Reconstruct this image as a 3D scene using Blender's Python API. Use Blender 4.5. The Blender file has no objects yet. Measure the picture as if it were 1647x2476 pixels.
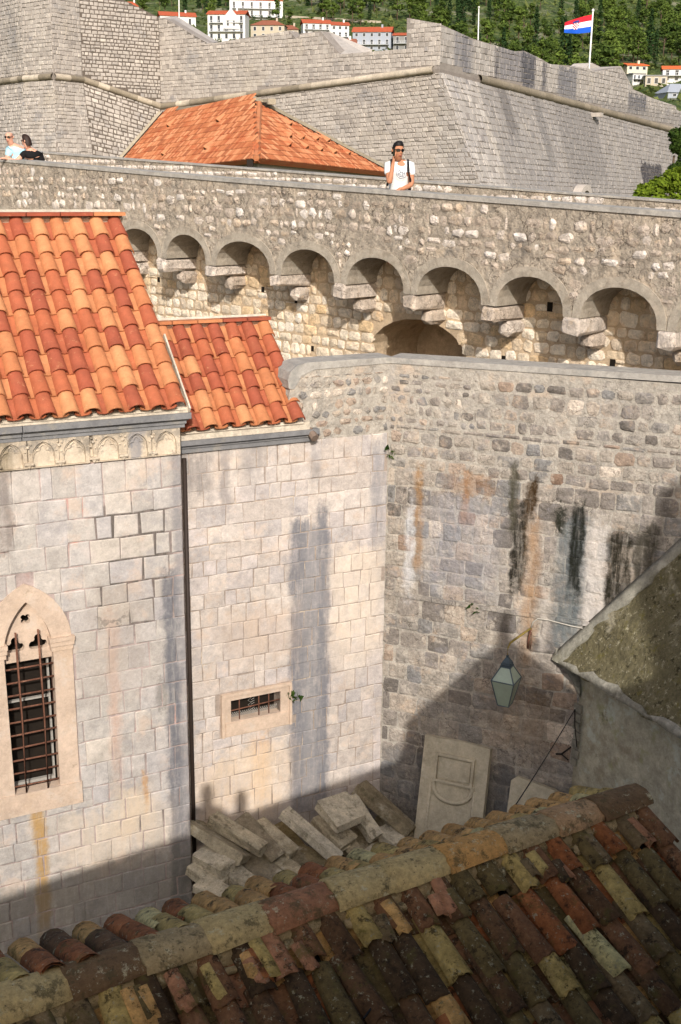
import bpy, math, random
import numpy as np
from mathutils import Matrix, Vector

rng = random.Random(7)
nrs = np.random.RandomState(7)
sc = bpy.context.scene
COL = sc.collection

# ------------------------------------------------------------------ camera
F_PX = 2820.0
PITCH = math.radians(16.0)
ROLL = math.radians(0.7)
EYE = np.array([0.0, 0.0, 9.0])
FW = np.array([0, math.cos(PITCH), -math.sin(PITCH)])
UP0 = np.array([0, math.sin(PITCH), math.cos(PITCH)])
RT = math.cos(ROLL) * np.array([1.0, 0, 0]) + math.sin(ROLL) * UP0
UP = -math.sin(ROLL) * np.array([1.0, 0, 0]) + math.cos(ROLL) * UP0
cd = bpy.data.cameras.new('camera')
cam = bpy.data.objects.new('camera', cd)
COL.objects.link(cam)
cd.sensor_fit = 'VERTICAL'
cd.sensor_height = 24.0
cd.lens = 24.0 * F_PX / 2476.0
cd.clip_start = 0.05
cd.clip_end = 5000
M = Matrix((RT.tolist(), UP.tolist(), (-FW).tolist())).transposed().to_4x4()
M.translation = EYE.tolist()
cam.matrix_world = M
sc.camera = cam

# ------------------------------------------------------------------ sky, sun, exposure
SUN = np.array([0.078, -0.8655, 0.4950])
SUN /= np.linalg.norm(SUN)
world = bpy.data.worlds.new('World')
sc.world = world
world.use_nodes = True
wn = world.node_tree
wn.nodes.clear()
sky = wn.nodes.new('ShaderNodeTexSky')
sky.sky_type = 'NISHITA'
sky.sun_disc = False
sky.sun_elevation = math.asin(SUN[2])
sky.sun_rotation = math.atan2(SUN[0], SUN[1])
sky.air_density = 1.0
sky.dust_density = 4.0
bg = wn.nodes.new('ShaderNodeBackground')
bg.inputs['Strength'].default_value = 0.15
wo = wn.nodes.new('ShaderNodeOutputWorld')
wn.links.new(sky.outputs[0], bg.inputs[0])
wn.links.new(bg.outputs[0], wo.inputs[0])
sl = bpy.data.lights.new('sun', 'SUN')
sl.energy = 4.2
sl.angle = math.radians(0.42)
sl.color = (1.0, 0.955, 0.90)
so = bpy.data.objects.new('sun', sl)
COL.objects.link(so)
so.rotation_euler = Vector(SUN.tolist()).to_track_quat('Z', 'Y').to_euler()
so.location = (0, -20, 40)
vs = sc.view_settings
vs.view_transform = 'Standard'
vs.look = 'None'
vs.exposure = 0.06
vs.gamma = 1.0
vs.use_curve_mapping = False

# ------------------------------------------------------------------ geometry helpers
def ray(u, v):
    return FW + (u - 823.5) / F_PX * RT - (v - 1238) / F_PX * UP

def atY(u, v, Y):
    d = ray(u, v)
    return EYE + d * ((Y - EYE[1]) / d[1])

def atZ(u, v, z):
    d = ray(u, v)
    return EYE + d * ((z - EYE[2]) / d[2])

def hit(u, v, p0, n):
    d = ray(u, v)
    return EYE + d * (((np.array(p0) - EYE) @ n) / (d @ n))

def dirn(a):
    a = math.radians(a)
    return np.array([math.sin(a), math.cos(a), 0.0])

def px_size(p):
    """how many photo pixels one metre spans at p"""
    return F_PX / max(0.5, (np.array(p) - EYE) @ FW)

class Surf:
    """vertical plane: s runs along d, z up, off towards the viewer"""
    def __init__(self, o, d):
        self.o = np.array([o[0], o[1], 0.0]); self.d = d
        self.n = np.array([d[1], -d[0], 0.0])
    def P(self, s, z, off=0.0):
        p = self.o + self.d * s + self.n * off
        return np.array([p[0], p[1], z])
    def st(self, u, v, off=0.0):
        p = hit(u, v, self.o + self.n * off, self.n)
        return float((p - self.o) @ self.d), float(p[2])
    def off(self, k):
        return Surf(self.o + self.n * k, self.d)

class Quad:
    """four corners; a runs 0..W left to right, b 0..H bottom to top"""
    def __init__(self, BL, BR, TR, TL):
        self.c = [np.array(x, float) for x in (BL, BR, TR, TL)]
        self.W = (np.linalg.norm(self.c[1] - self.c[0]) + np.linalg.norm(self.c[2] - self.c[3])) / 2
        self.H = (np.linalg.norm(self.c[3] - self.c[0]) + np.linalg.norm(self.c[2] - self.c[1])) / 2
        n = np.cross(self.c[1] - self.c[0], self.c[3] - self.c[0])
        self.n = n / np.linalg.norm(n)
    def P(self, s, z, off=0.0):
        a = s / self.W; b = z / self.H
        p = (1 - b) * ((1 - a) * self.c[0] + a * self.c[1]) + b * ((1 - a) * self.c[3] + a * self.c[2])
        return p + self.n * off

WLOC = {}
def setp(o, label=None, cat=None, group=None, kind=None):
    if label: o['label'] = label
    if cat: o['category'] = cat
    if group: o['group'] = group
    if kind: o['kind'] = kind
    return o

def thing(name, label, cat, loc=(0, 0, 0), group=None):
    o = bpy.data.objects.new(name, None)
    COL.objects.link(o)
    o.empty_display_size = 0.3
    o.location = tuple(float(x) for x in loc)
    WLOC[o.name] = np.array(loc, float)
    return setp(o, label, cat, group)

def mesh_of(name, V, Fc, mat=None, smooth=False, tint=None):
    me = bpy.data.meshes.new(name)
    me.from_pydata(np.asarray(V, float).tolist(), [], [list(f) for f in Fc])
    if tint is not None:
        a = me.attributes.new('tint', 'FLOAT', 'POINT')
        arr = np.full(len(V), tint, np.float32) if np.isscalar(tint) else np.asarray(tint, np.float32)
        a.data.foreach_set('value', arr)
    if mat is not None:
        me.materials.append(mat)
    if smooth:
        me.polygons.foreach_set('use_smooth', np.ones(len(me.polygons), bool))
    me.update()
    return me

def link(name, me, loc, parent=None, R=None):
    o = bpy.data.objects.new(name, me)
    COL.objects.link(o)
    loc = np.array(loc, float)
    WLOC[o.name] = loc
    base = WLOC[parent.name] if parent is not None else np.zeros(3)
    if parent is not None:
        o.parent = parent
    Mx = Matrix.Identity(4) if R is None else Matrix(np.asarray(R).tolist()).to_4x4()
    Mx.translation = (loc - base).tolist()
    o.matrix_basis = Mx
    return o

def mk(name, V, Fc, mat, parent=None, smooth=False, tint=None, kind=None, origin=None):
    V = np.asarray(V, float)
    c = (V.min(0) + V.max(0)) / 2 if origin is None else np.array(origin, float)
    o = link(name, mesh_of(name, V - c, Fc, mat, smooth, tint), c, parent)
    if kind: o['kind'] = kind
    return o

class MB:
    """collects geometry that belongs to one part"""
    def __init__(self):
        self.V = []; self.F = []; self.T = []
    def add(self, V, Fc, tint=0.5):
        b = len(self.V)
        self.V.extend([tuple(v) for v in V]); self.F.extend([tuple(i + b for i in f) for f in Fc])
        self.T.extend([tint] * len(V))
        return self
    def frame_box(self, c, ax, half, tint=0.5):
        c = np.array(c, float); ax = [np.array(a, float) for a in ax]
        V = []
        for k in (-1, 1):
            for j in (-1, 1):
                for i in (-1, 1):
                    V.append(c + ax[0] * half[0] * i + ax[1] * half[1] * j + ax[2] * half[2] * k)
        return self.add(V, [(0, 2, 3, 1), (4, 5, 7, 6), (0, 1, 5, 4), (2, 6, 7, 3), (0, 4, 6, 2), (1, 3, 7, 5)], tint)
    def sbox(self, S, s0, s1, z0, z1, o0, o1, tint=0.5):
        V = [S.P(s, z, o) for o in (o0, o1) for z in (z0, z1) for s in (s0, s1)]
        return self.add(V, [(0, 2, 3, 1), (4, 5, 7, 6), (0, 1, 5, 4), (2, 6, 7, 3), (0, 4, 6, 2), (1, 3, 7, 5)], tint)
    def tube(self, pts, r, seg=6, tint=0.5, cap=True):
        pts = [np.array(p, float) for p in pts]
        rs = [r] * len(pts) if np.isscalar(r) else list(r)
        V = []; Fc = []
        for i, p in enumerate(pts):
            t = pts[min(i + 1, len(pts) - 1)] - pts[max(i - 1, 0)]
            t = t / (np.linalg.norm(t) + 1e-9)
            a = np.cross(t, [0, 0, 1.0])
            if np.linalg.norm(a) < 1e-3: a = np.cross(t, [1.0, 0, 0])
            a /= np.linalg.norm(a); b = np.cross(t, a)
            for k in range(seg):
                an = 2 * math.pi * k / seg
                V.append(p + rs[i] * (math.cos(an) * a + math.sin(an) * b))
        for i in range(len(pts) - 1):
            for k in range(seg):
                k2 = (k + 1) % seg
                Fc.append((i * seg + k, i * seg + k2, (i + 1) * seg + k2, (i + 1) * seg + k))
        if cap:
            Fc.append(tuple(range(seg - 1, -1, -1))); Fc.append(tuple((len(pts) - 1) * seg + k for k in range(seg)))
        return self.add(V, Fc, tint)
    def build(self, name, mat, parent=None, smooth=False, kind=None, origin=None):
        return mk(name, self.V, self.F, mat, parent, smooth, self.T, kind, origin)

def prism(poly, S, o0, o1):
    """polygon in (s,z) of surface S from depth o0 (back) to o1 (front)"""
    n = len(poly)
    V = [S.P(a, b, o0) for a, b in poly] + [S.P(a, b, o1) for a, b in poly]
    Fc = [tuple(range(n - 1, -1, -1)), tuple(range(n, 2 * n))]
    for i in range(n):
        j = (i + 1) % n
        Fc.append((i, j, j + n, i + n))
    return V, Fc

def clip(poly, a, b, c):
    """keep a*s+b*z<=c"""
    out = []
    for i in range(len(poly)):
        p = poly[i]; q = poly[(i + 1) % len(poly)]
        dp = a * p[0] + b * p[1] - c; dq = a * q[0] + b * q[1] - c
        if dp <= 0: out.append(p)
        if (dp < 0 < dq) or (dq < 0 < dp):
            t = dp / (dp - dq)
            out.append((p[0] + t * (q[0] - p[0]), p[1] + t * (q[1] - p[1])))
    return out

def area(poly):
    return 0.5 * abs(sum(poly[i][0] * poly[(i + 1) % len(poly)][1] - poly[(i + 1) % len(poly)][0] * poly[i][1] for i in range(len(poly))))

def plate_mesh(outer, holes, S, o0, o1, mat, name):
    """flat plate with holes (in s,z of S)"""
    cu = bpy.data.curves.new(name, 'CURVE'); cu.dimensions = '2D'; cu.fill_mode = 'BOTH'
    cu.extrude = (o1 - o0) / 2
    for loop in [outer] + list(holes):
        sp = cu.splines.new('POLY'); sp.points.add(len(loop) - 1)
        for i, (a, b) in enumerate(loop): sp.points[i].co = (a, b, 0, 1)
        sp.use_cyclic_u = True
    ob = bpy.data.objects.new(name, cu)
    COL.objects.link(ob)
    me0 = ob.to_mesh()
    V = np.array([v.co[:] for v in me0.vertices]); Fc = [tuple(p.vertices) for p in me0.polygons]
    ob.to_mesh_clear()
    bpy.data.objects.remove(ob); bpy.data.curves.remove(cu)
    mid = (o0 + o1) / 2
    V2 = [S.P(v[0], v[1], mid + v[2]) for v in V]
    return V2, Fc

# ------------------------------------------------------------------ materials
def L(r, g, b):
    f = lambda c: c / 255 / 12.92 if c / 255 <= 0.04045 else ((c / 255 + 0.055) / 1.055) ** 2.4
    return (f(r), f(g), f(b), 1.0)

class NT:
    def __init__(self, name):
        self.m = bpy.data.materials.new(name); self.m.use_nodes = True
        self.t = self.m.node_tree; self.t.nodes.clear()
        self.out = self.t.nodes.new('ShaderNodeOutputMaterial')
        self.b = self.t.nodes.new('ShaderNodeBsdfPrincipled')
        self.t.links.new(self.b.outputs[0], self.out.inputs[0])
        self.b.inputs['Specular IOR Level'].default_value = 0.25
        self._pos = None
    def lk(self, a, b): self.t.links.new(a, b)
    def node(self, typ, ins=None, **kw):
        n = self.t.nodes.new(typ)
        for k, v in kw.items(): setattr(n, k, v)
        for k, v in (ins or {}).items():
            if hasattr(v, 'node'): self.lk(v, n.inputs[k])
            else: n.inputs[k].default_value = v
        return n
    def pos(self):
        if self._pos is None:
            self._pos = self.node('ShaderNodeNewGeometry').outputs['Position']
        return self._pos
    def math(self, op, a, b=0.0, c=0.0, clampv=False):
        return self.node('ShaderNodeMath', {0: a, 1: b, 2: c}, operation=op, use_clamp=clampv).outputs[0]
    def noise(self, scale, detail=4, rough=0.6, vec=None, dist=0.0):
        return self.node('ShaderNodeTexNoise', {'Vector': vec if vec is not None else self.pos(), 'Scale': scale, 'Detail': detail, 'Roughness': rough, 'Distortion': dist}).outputs['Fac']
    def ramp(self, fac, stops, interp='LINEAR'):
        n = self.node('ShaderNodeValToRGB', {'Fac': fac}); cr = n.color_ramp; cr.interpolation = interp
        while len(cr.elements) > 1: cr.elements.remove(cr.elements[-1])
        cr.elements[0].position = stops[0][0]; cr.elements[0].color = stops[0][1]
        for p, c in stops[1:]:
            e = cr.elements.new(p); e.color = c
        return n.outputs['Color']
    def mix(self, fac, a, b, mode='MIX'):
        n = self.node('ShaderNodeMix', data_type='RGBA', blend_type=mode, clamp_factor=True)
        for i, v in ((0, fac), (6, a), (7, b)):
            if hasattr(v, 'node'): self.lk(v, n.inputs[i])
            else: n.inputs[i].default_value = v
        return n.outputs[2]
    def mr(self, v, a, b, lo=0.0, hi=1.0, smooth=True):
        return self.node('ShaderNodeMapRange', {0: v, 1: a, 2: b, 3: lo, 4: hi}, interpolation_type='SMOOTHSTEP' if smooth else 'LINEAR').outputs[0]
    def attr(self, name='tint'):
        return self.node('ShaderNodeAttribute', attribute_name=name).outputs['Fac']
    def scalevec(self, v, s):
        return self.node('ShaderNodeVectorMath', {0: v, 1: s}, operation='MULTIPLY').outputs[0]
    def gray(self, f, lo, hi):
        v = self.mr(f, 0.25, 0.75, lo, hi, smooth=False)
        return self.node('ShaderNodeCombineColor', {0: v, 1: v, 2: v}).outputs[0]

def g1(v): return (v, v, v, 1.0)

def stone_mat(name, stops, patch=None, patch_amt=0.6, patch_scale=2.2, fine=(0.72, 1.25), bump=0.5, bscale=28.0,
              bdist=0.012, rough=0.92, stains=None, S=None, big=(0.85, 1.12), speck=None, interp='LINEAR', lichen=None, crack=None, mid=(.82, 1.14), stw=1.0):
    N = NT(name)
    col = N.ramp(N.attr(), stops, interp)
    n1 = N.noise(1.1, 5, 0.65)
    col = N.mix(1.0, col, N.gray(n1, *big), 'MULTIPLY')
    n2 = N.noise(9.0, 8, 0.72)
    col = N.mix(1.0, col, N.gray(n2, *fine), 'MULTIPLY')
    n4 = N.noise(3.7, 6, 0.7, None, .4)
    col = N.mix(1.0, col, N.gray(n4, *mid), 'MULTIPLY')
    n5 = N.noise(42.0, 4, 0.75)
    col = N.mix(1.0, col, N.gray(n5, 1 - .6 * (1 - fine[0]), 1 + .6 * (fine[1] - 1)), 'MULTIPLY')
    crk = None
    if crack:
        nv = N.node('ShaderNodeTexNoise', {'Vector': N.pos(), 'Scale': crack[0] * .9, 'Detail': 4, 'Roughness': .7}).outputs['Color']
        dv = N.node('ShaderNodeVectorMath', {0: N.pos(), 1: N.node('ShaderNodeVectorMath', {0: nv, 1: (.22, .22, .22)}, operation='MULTIPLY').outputs[0]}, operation='ADD').outputs[0]
        ve = N.node('ShaderNodeTexVoronoi', {'Vector': dv, 'Scale': crack[0]}, feature='DISTANCE_TO_EDGE').outputs['Distance']
        lm = N.mr(ve, .0, crack[1], 1.0, 0.0)
        crk = N.math('MULTIPLY', N.math('MULTIPLY', lm, N.mr(N.noise(2.3, 4, .7), .42, .58)), crack[2])
    if patch:
        for i, pc in enumerate(patch):
            pv = N.node('ShaderNodeVectorMath', {0: N.pos(), 1: (13.7 * i + 3.1, 5.3 * i, 2.9 * i)}, operation='ADD').outputs[0]
            pn = N.noise(patch_scale * (1 + 0.45 * i), 6, 0.68, pv)
            col = N.mix(N.mr(pn, 0.54, 0.68, 0.0, patch_amt), col, pc)
    if lichen:
        for sc_, thr, c_, am in lichen:
            ln = N.noise(sc_, 9, 0.8)
            col = N.mix(N.mr(ln, thr, thr + 0.07, 0, am), col, c_)
    if crk is not None:
        col = N.mix(crk, col, L(74, 64, 54))
    if speck:
        sn = N.noise(75.0, 3, 0.7)
        col = N.mix(N.mr(sn, 0.6, 0.72, 0, speck[1]), col, speck[0])
    if stains and S is not None:
        dn = N.node('ShaderNodeVectorMath', {0: N.pos(), 1: tuple(S.d)}, operation='DOT_PRODUCT').outputs['Value']
        s = N.math('SUBTRACT', dn, float(S.o @ S.d))
        z = N.node('ShaderNodeSeparateXYZ', {0: N.pos()}).outputs[2]
        w1 = N.noise(3.2 / stw, 5, 0.7); w2 = N.noise(5.5 / stw, 4, 0.7)
        sj = N.math('ADD', s, N.math('MULTIPLY', N.math('SUBTRACT', w1, 0.5), 0.26 * stw))
        zj = N.math('ADD', z, N.math('MULTIPLY', N.math('SUBTRACT', w2, 0.5), 0.9 * stw))
        st = N.noise(1.0, 6, 0.7, N.scalevec(N.pos(), (14.0 / stw, 14.0 / stw, 1.6 / stw)))
        stm = N.mr(st, 0.30, 0.56, 0.5, 1.0)
        brk = N.mr(N.noise(13.0 / stw, 7, .78), .34, .54, .74, 1.0)
        for (s0, s1, z0, z1, fs, fz, c_, am) in stains:
            a = N.mr(sj, s0 - fs, s0 + fs); b = N.mr(sj, s1 - fs, s1 + fs, 1.0, 0.0)
            c = N.mr(zj, z0 - fz, z0 + fz); d = N.mr(zj, z1 - min(fz, .12), z1 + min(fz, .12), 1.0, 0.0)
            f = N.math('MULTIPLY', N.math('MULTIPLY', a, b), N.math('MULTIPLY', c, d))
            f = N.math('MULTIPLY', N.math('MULTIPLY', f, stm), am)
            col = N.mix(N.math('MULTIPLY', f, brk), col, c_)
    N.lk(col, N.b.inputs['Base Color'])
    N.b.inputs['Roughness'].default_value = rough
    bn = N.noise(bscale, 8, 0.75)
    b1 = N.node('ShaderNodeBump', {'Height': bn, 'Strength': bump, 'Distance': bdist})
    bn2 = N.noise(bscale * 0.28, 4, 0.6)
    b2 = N.node('ShaderNodeBump', {'Height': bn2, 'Strength': bump, 'Distance': bdist * 2.2, 'Normal': b1.outputs[0]})
    N.lk(b2.outputs[0], N.b.inputs['Normal'])
    return N.m

def plain_mat(name, col, rough=0.7, metal=0.0, var=(0.85, 1.12), vs_=20.0, bump=0.0, spec=None):
    N = NT(name)
    c = N.mix(1.0, col, N.gray(N.noise(vs_, 5, 0.7), *var), 'MULTIPLY')
    N.lk(c, N.b.inputs['Base Color'])
    N.b.inputs['Roughness'].default_value = rough; N.b.inputs['Metallic'].default_value = metal
    if spec is not None: N.b.inputs['Specular IOR Level'].default_value = spec
    if bump:
        b1 = N.node('ShaderNodeBump', {'Height': N.noise(vs_ * 2, 6, 0.7), 'Strength': bump, 'Distance': 0.01})
        N.lk(b1.outputs[0], N.b.inputs['Normal'])
    return N.m

# ------------------------------------------------------------------ planes of the court
dF = dirn(63); nF = np.array([dF[1], -dF[0], 0])
F1 = Surf((-1.910, 13.5), dF)
F2 = F1.off(-0.30)
RW = Surf((0.615, 15.123), dirn(113))
CW = Surf((0.722, 17.30), -dirn(-47))
DREC = 0.70
CB = CW.off(-DREC)
# corner of F2 and RW in each plane
S_F2C = 2.99

# material instances ------------------------------------------------
blue_grey = L(118, 122, 132)
M_f1 = stone_mat('apse_stone', [(0, L(172, 165, 158)), (.35, L(184, 177, 169)), (.65, L(178, 172, 169)), (.9, L(192, 182, 170)), (1, L(166, 160, 157))],
                 patch=[L(194, 172, 154), L(150, 146, 146), L(196, 184, 176)], patch_amt=.55, fine=(.74, 1.2), bump=.4, bscale=60, speck=(L(218, 206, 194), .55), mid=(.84, 1.12),
                 S=F1, stains=[(-.28, -.08, -1, 4.4, .05, .4, L(96, 97, 103), .9), (-.12, .02, -1, 6.0, .04, .3, L(118, 116, 120), .6),
                               (-2.02, -1.86, -.2, 1.72, .05, .3, L(170, 132, 70), .85), (-1.0, -.86, 1.9, 4.0, .05, .5, L(190, 150, 126), .5),
                               (-.95, -.55, .9, 1.6, .15, .3, L(206, 182, 150), .5), (-.62, -.56, 1.25, 1.75, .03, .1, L(176, 128, 70), .7), (-1.7, -.3, .5, 1.4, .3, .3, L(204, 184, 160), .5),
                               (-2.7, 0.1, -1, .6, .2, .25, L(128, 124, 110), .5), (-.42, -.28, 2.6, 2.95, .05, .08, L(110, 106, 100), .7), (-1.3, -.5, 2.9, 4.3, .3, .4, L(160, 148, 136), .5),
                               (-1.1, -.7, 3.8, 3.9, .1, .03, L(116, 108, 100), .7), (-2.2, -2.0, 4.9, 5.8, .03, .1, L(120, 110, 104), .7)])
M_f1_mortar = stone_mat('apse_mortar', [(0, L(168, 152, 146)), (1, L(168, 152, 146))], S=F1, stains=[(-1.1, -.15, 3.7, 5.35, .1, .2, L(92, 86, 80), 1.0), (-2.2, -1.9, 4.9, 5.9, .05, .1, L(86, 78, 72), .9)], patch=[L(182, 136, 124), L(100, 93, 86)], patch_amt=.85, patch_scale=1.1, bump=.3)
M_f2 = stone_mat('wing_stone', [(0, L(178, 168, 160)), (.3, L(192, 180, 170)), (.6, L(202, 191, 181)), (.85, L(188, 178, 173)), (1, L(174, 167, 163))],
                 patch=[L(208, 188, 170), L(160, 154, 152), L(182, 162, 144)], patch_amt=.55, fine=(.72, 1.22), bump=.45, bscale=50, speck=(L(230, 216, 200), .65), mid=(.84, 1.12),
                 S=F2, stains=[(1.56, 1.80, .5, 4.75, .06, .3, L(104, 105, 111), .9), (1.96, 2.14, .5, 4.9, .04, .3, L(104, 105, 111), .9),
                               (1.72, 2.02, .5, 4.7, .12, .4, L(126, 125, 127), .85), (2.75, 3.0, 4.3, 5.7, .06, .3, L(126, 126, 130), .7),
                               (1.85, 2.0, 5.2, 5.8, .06, .2, L(128, 126, 126), .6), (.1, .5, 5.2, 5.8, .1, .2, L(120, 116, 114), .7), (.6, .75, 4.9, 5.8, .05, .2, L(134, 128, 126), .7), (.9, 1.2, 5.3, 5.8, .1, .2, L(138, 134, 132), .6),
                               (1.0, 1.25, .9, 1.8, .08, .3, L(206, 168, 126), .6), (.2, 1.5, .6, 1.6, .3, .3, L(218, 192, 160), .5), (2.2, 2.9, 2.6, 4.2, .2, .5, L(222, 204, 182), .5), (.6, 1.6, 2.9, 3.6, .3, .3, L(176, 154, 134), .5)])
M_f2_mortar = stone_mat('wing_mortar', [(0, L(158, 144, 132)), (1, L(158, 144, 132))], patch=[L(112, 102, 92), L(204, 188, 166)], patch_amt=.7, bump=.3)
RW_ST = [(1.74, 1.94, 3.9, 4.95, .035, .12, L(30, 26, 16), 1.0), (1.70, 1.80, 4.6, 5.5, .03, .12, L(66, 62, 46), .9), (1.90, 2.04, 4.85, 5.42, .03, .1, L(62, 44, 20), 1.0),
         (1.95, 2.12, 2.9, 4.8, .08, .4, L(166, 128, 88), .6), (2.35, 2.75, 3.2, 4.9, .09, .2, L(92, 104, 108), .75), (2.50, 2.68, 3.9, 5.15, .03, .15, L(30, 31, 24), 1.0), (2.28, 2.44, 4.65, 5.0, .04, .06, L(40, 40, 30), 1.0),
         (2.72, 2.98, 3.4, 4.9, .06, .2, L(206, 198, 190), .75), (2.98, 3.27, 3.6, 4.75, .04, .12, L(34, 30, 18), 1.0), (3.3, 3.6, 4.1, 4.9, .06, .15, L(50, 46, 34), .85),
         (.42, .52, 3.9, 5.3, .04, .2, L(150, 112, 66), .75), (.85, 1.5, 5.08, 5.3, .2, .08, L(150, 106, 66), .45), (1.05, 1.14, 4.7, 5.2, .03, .2, L(146, 100, 56), .6),
         (.3, .4, 3.6, 4.9, .04, .2, L(206, 204, 204), .7), (.55, 1.6, 3.7, 5.0, .2, .3, L(150, 150, 158), .4), (1.6, 2.5, 1.6, 2.4, .3, .4, L(160, 128, 90), .3),
         (0.0, 2.8, -.5, 1.2, .3, .4, L(96, 98, 100), .55), (2.2, 2.3, 3.0, 4.0, .05, .2, L(200, 190, 178), .6)]
M_rw = stone_mat('court_wall_stone', [(0, L(118, 111, 104)), (.2, L(146, 137, 128)), (.45, L(168, 158, 145)), (.62, L(132, 130, 127)), (.8, L(184, 170, 154)), (.92, L(132, 106, 88)), (1, L(206, 192, 176))],
                 patch=[L(192, 168, 144), L(132, 128, 128), L(202, 190, 174)], patch_amt=.55, patch_scale=3.0, fine=(.58, 1.36), bump=1.0, bscale=22, bdist=.022, S=RW, stains=RW_ST, crack=(6, .035, .7), mid=(.78, 1.2))
M_rw_mortar = stone_mat('court_wall_mortar', [(0, L(176, 168, 156)), (1, L(176, 168, 156))], patch=[L(190, 170, 150), L(158, 152, 146)], patch_amt=.65, fine=(.66, 1.25), bump=.9, bscale=26, bdist=.02, S=RW, stains=RW_ST, crack=(7, .03, .5))
M_coping = stone_mat('coping_cement', [(0, L(158, 154, 146)), (1, L(172, 166, 158))], patch=[L(130, 130, 126), L(186, 180, 168)], patch_amt=.6, fine=(.72, 1.2), bump=.6)
M_rub = stone_mat('rubble_white_stone', [(0, L(170, 155, 138)), (.4, L(196, 181, 166)), (.7, L(226, 217, 208)), (.9, L(200, 180, 158)), (1, L(162, 150, 138))],
                  patch=[L(196, 172, 142), L(150, 142, 134)], patch_amt=.5, patch_scale=5, fine=(.55, 1.35), bump=1.0, bscale=24, bdist=.02, crack=(8, .06, .8), mid=(.76, 1.2))
M_rub_mortar = stone_mat('rubble_mortar', [(0, L(172, 160, 144)), (1, L(172, 160, 144))], patch=[L(196, 178, 156), L(128, 122, 114)], patch_amt=.75, patch_scale=1.6, fine=(.5, 1.42), bump=1.0, bscale=20, bdist=.03, crack=(5.5, .05, .9), mid=(.7, 1.25))
M_rec = stone_mat('recess_stone', [(0, L(220, 200, 172)), (.35, L(234, 219, 196)), (.6, L(240, 228, 210)), (.88, L(222, 192, 150)), (1, L(204, 188, 168))],
                  patch=[L(214, 174, 124), L(200, 184, 164)], patch_amt=.45, patch_scale=2.4, fine=(.6, 1.3), bump=.9, bscale=24, bdist=.02, crack=(8, .05, .5), mid=(.78, 1.18))
M_rec_mortar = stone_mat('recess_mortar', [(0, L(190, 168, 140)), (1, L(190, 168, 140))], patch=[L(208, 186, 154), L(140, 122, 104)], patch_amt=.6, bump=.9, bscale=22)
M_ring = stone_mat('arch_plaster', [(0, L(166, 156, 141)), (1, L(172, 162, 147))], patch=[L(182, 168, 150), L(128, 117, 102)], patch_amt=.7, patch_scale=3, fine=(.66, 1.2), bump=.6, crack=(6, .03, .5))
M_fort = stone_mat('fort_stone', [(0, L(140, 133, 127)), (.4, L(168, 160, 152)), (.7, L(178, 170, 162)), (.9, L(192, 184, 174)), (1, L(144, 139, 137))],
                   patch=[L(170, 160, 146), L(130, 129, 131)], patch_amt=.6, patch_scale=.22, fine=(.84, 1.14), bump=.2, bscale=4, big=(.86, 1.12))
FORT_ST = None
M_fort_mortar = stone_mat('fort_joints', [(0, L(100, 91, 83)), (1, L(144, 136, 129))], bump=.1)
M_cord = stone_mat('cordon_stone', [(0, L(128, 118, 102)), (.5, L(166, 154, 136)), (1, L(200, 188, 170))], patch=[L(110, 106, 98)], patch_amt=.6, patch_scale=.5, bump=.2)

# ------------------------------------------------------------------ masonry
def stone_geo(S, poly, proud, ch, bulge=0.0, back=0.04, jit=0.0, r=rng):
    poly = [p for p in poly]
    n = len(poly)
    P = np.array(poly); c = P.mean(0); ext = (P.max(0) - P.min(0)) / 2
    k = np.maximum(0.25, 1 - ch / np.maximum(ext, 1e-3))
    inn = c + (P - c) * k
    tx, tz = r.uniform(-jit, jit), r.uniform(-jit, jit)
    V = [S.P(a, b, -back) for a, b in P] + [S.P(a, b, proud * .35) for a, b in P]
    V += [S.P(a, b, max(0.002, proud + tx * (a - c[0]) / max(ext[0], .01) + tz * (b - c[1]) / max(ext[1], .01) + r.uniform(-.25, .25) * proud * (1 if bulge else 0))) for a, b in inn]
    Fc = []
    for i in range(n):
        j = (i + 1) % n
        Fc.append((i, j, n + j, n + i)); Fc.append((n + i, n + j, 2 * n + j, 2 * n + i))
    if bulge:
        V.append(S.P(c[0] + r.uniform(-.15, .15) * ext[0], c[1] + r.uniform(-.15, .15) * ext[1], proud + bulge))
        for i in range(n):
            Fc.append((2 * n + i, 2 * n + (i + 1) % n, 3 * n))
    else:
        Fc.append(tuple(2 * n + i for i in range(n)))
    # faces must look out of the wall
    return V, Fc

def rough_poly(a, b, z0, z1, r=rng, rnd=0.3, jit=0.12):
    w = b - a; h = z1 - z0
    cx = min(w, h) * rnd
    pts = [(a + cx, z0), (b - cx, z0), (b, z0 + cx), (b, z1 - cx), (b - cx, z1), (a + cx, z1), (a, z1 - cx), (a, z0 + cx)]
    j = min(w, h) * jit
    return [(p + r.uniform(-j, j), q + r.uniform(-j, j)) for p, q in pts]

def courses(s0, s1, z0, z1, hr, wr, joint, r=rng, wob=0.0):
    out = []
    z = z0
    while z < z1 - .03:
        h = r.uniform(*hr)
        if z1 - (z + h) < hr[0] * .5: h = z1 - z
        s = s0 - r.uniform(0, wr[0])
        while s < s1:
            w = r.uniform(*wr)
            a = max(s, s0); b = min(s + w, s1)
            if b - a > wr[0] * .3:
                dz = r.uniform(-wob, wob)
                out.append((a + joint / 2, b - joint / 2, z + joint / 2 + dz, z + h - joint / 2 + dz * .5))
            s += w
        z += h
    return out

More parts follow.
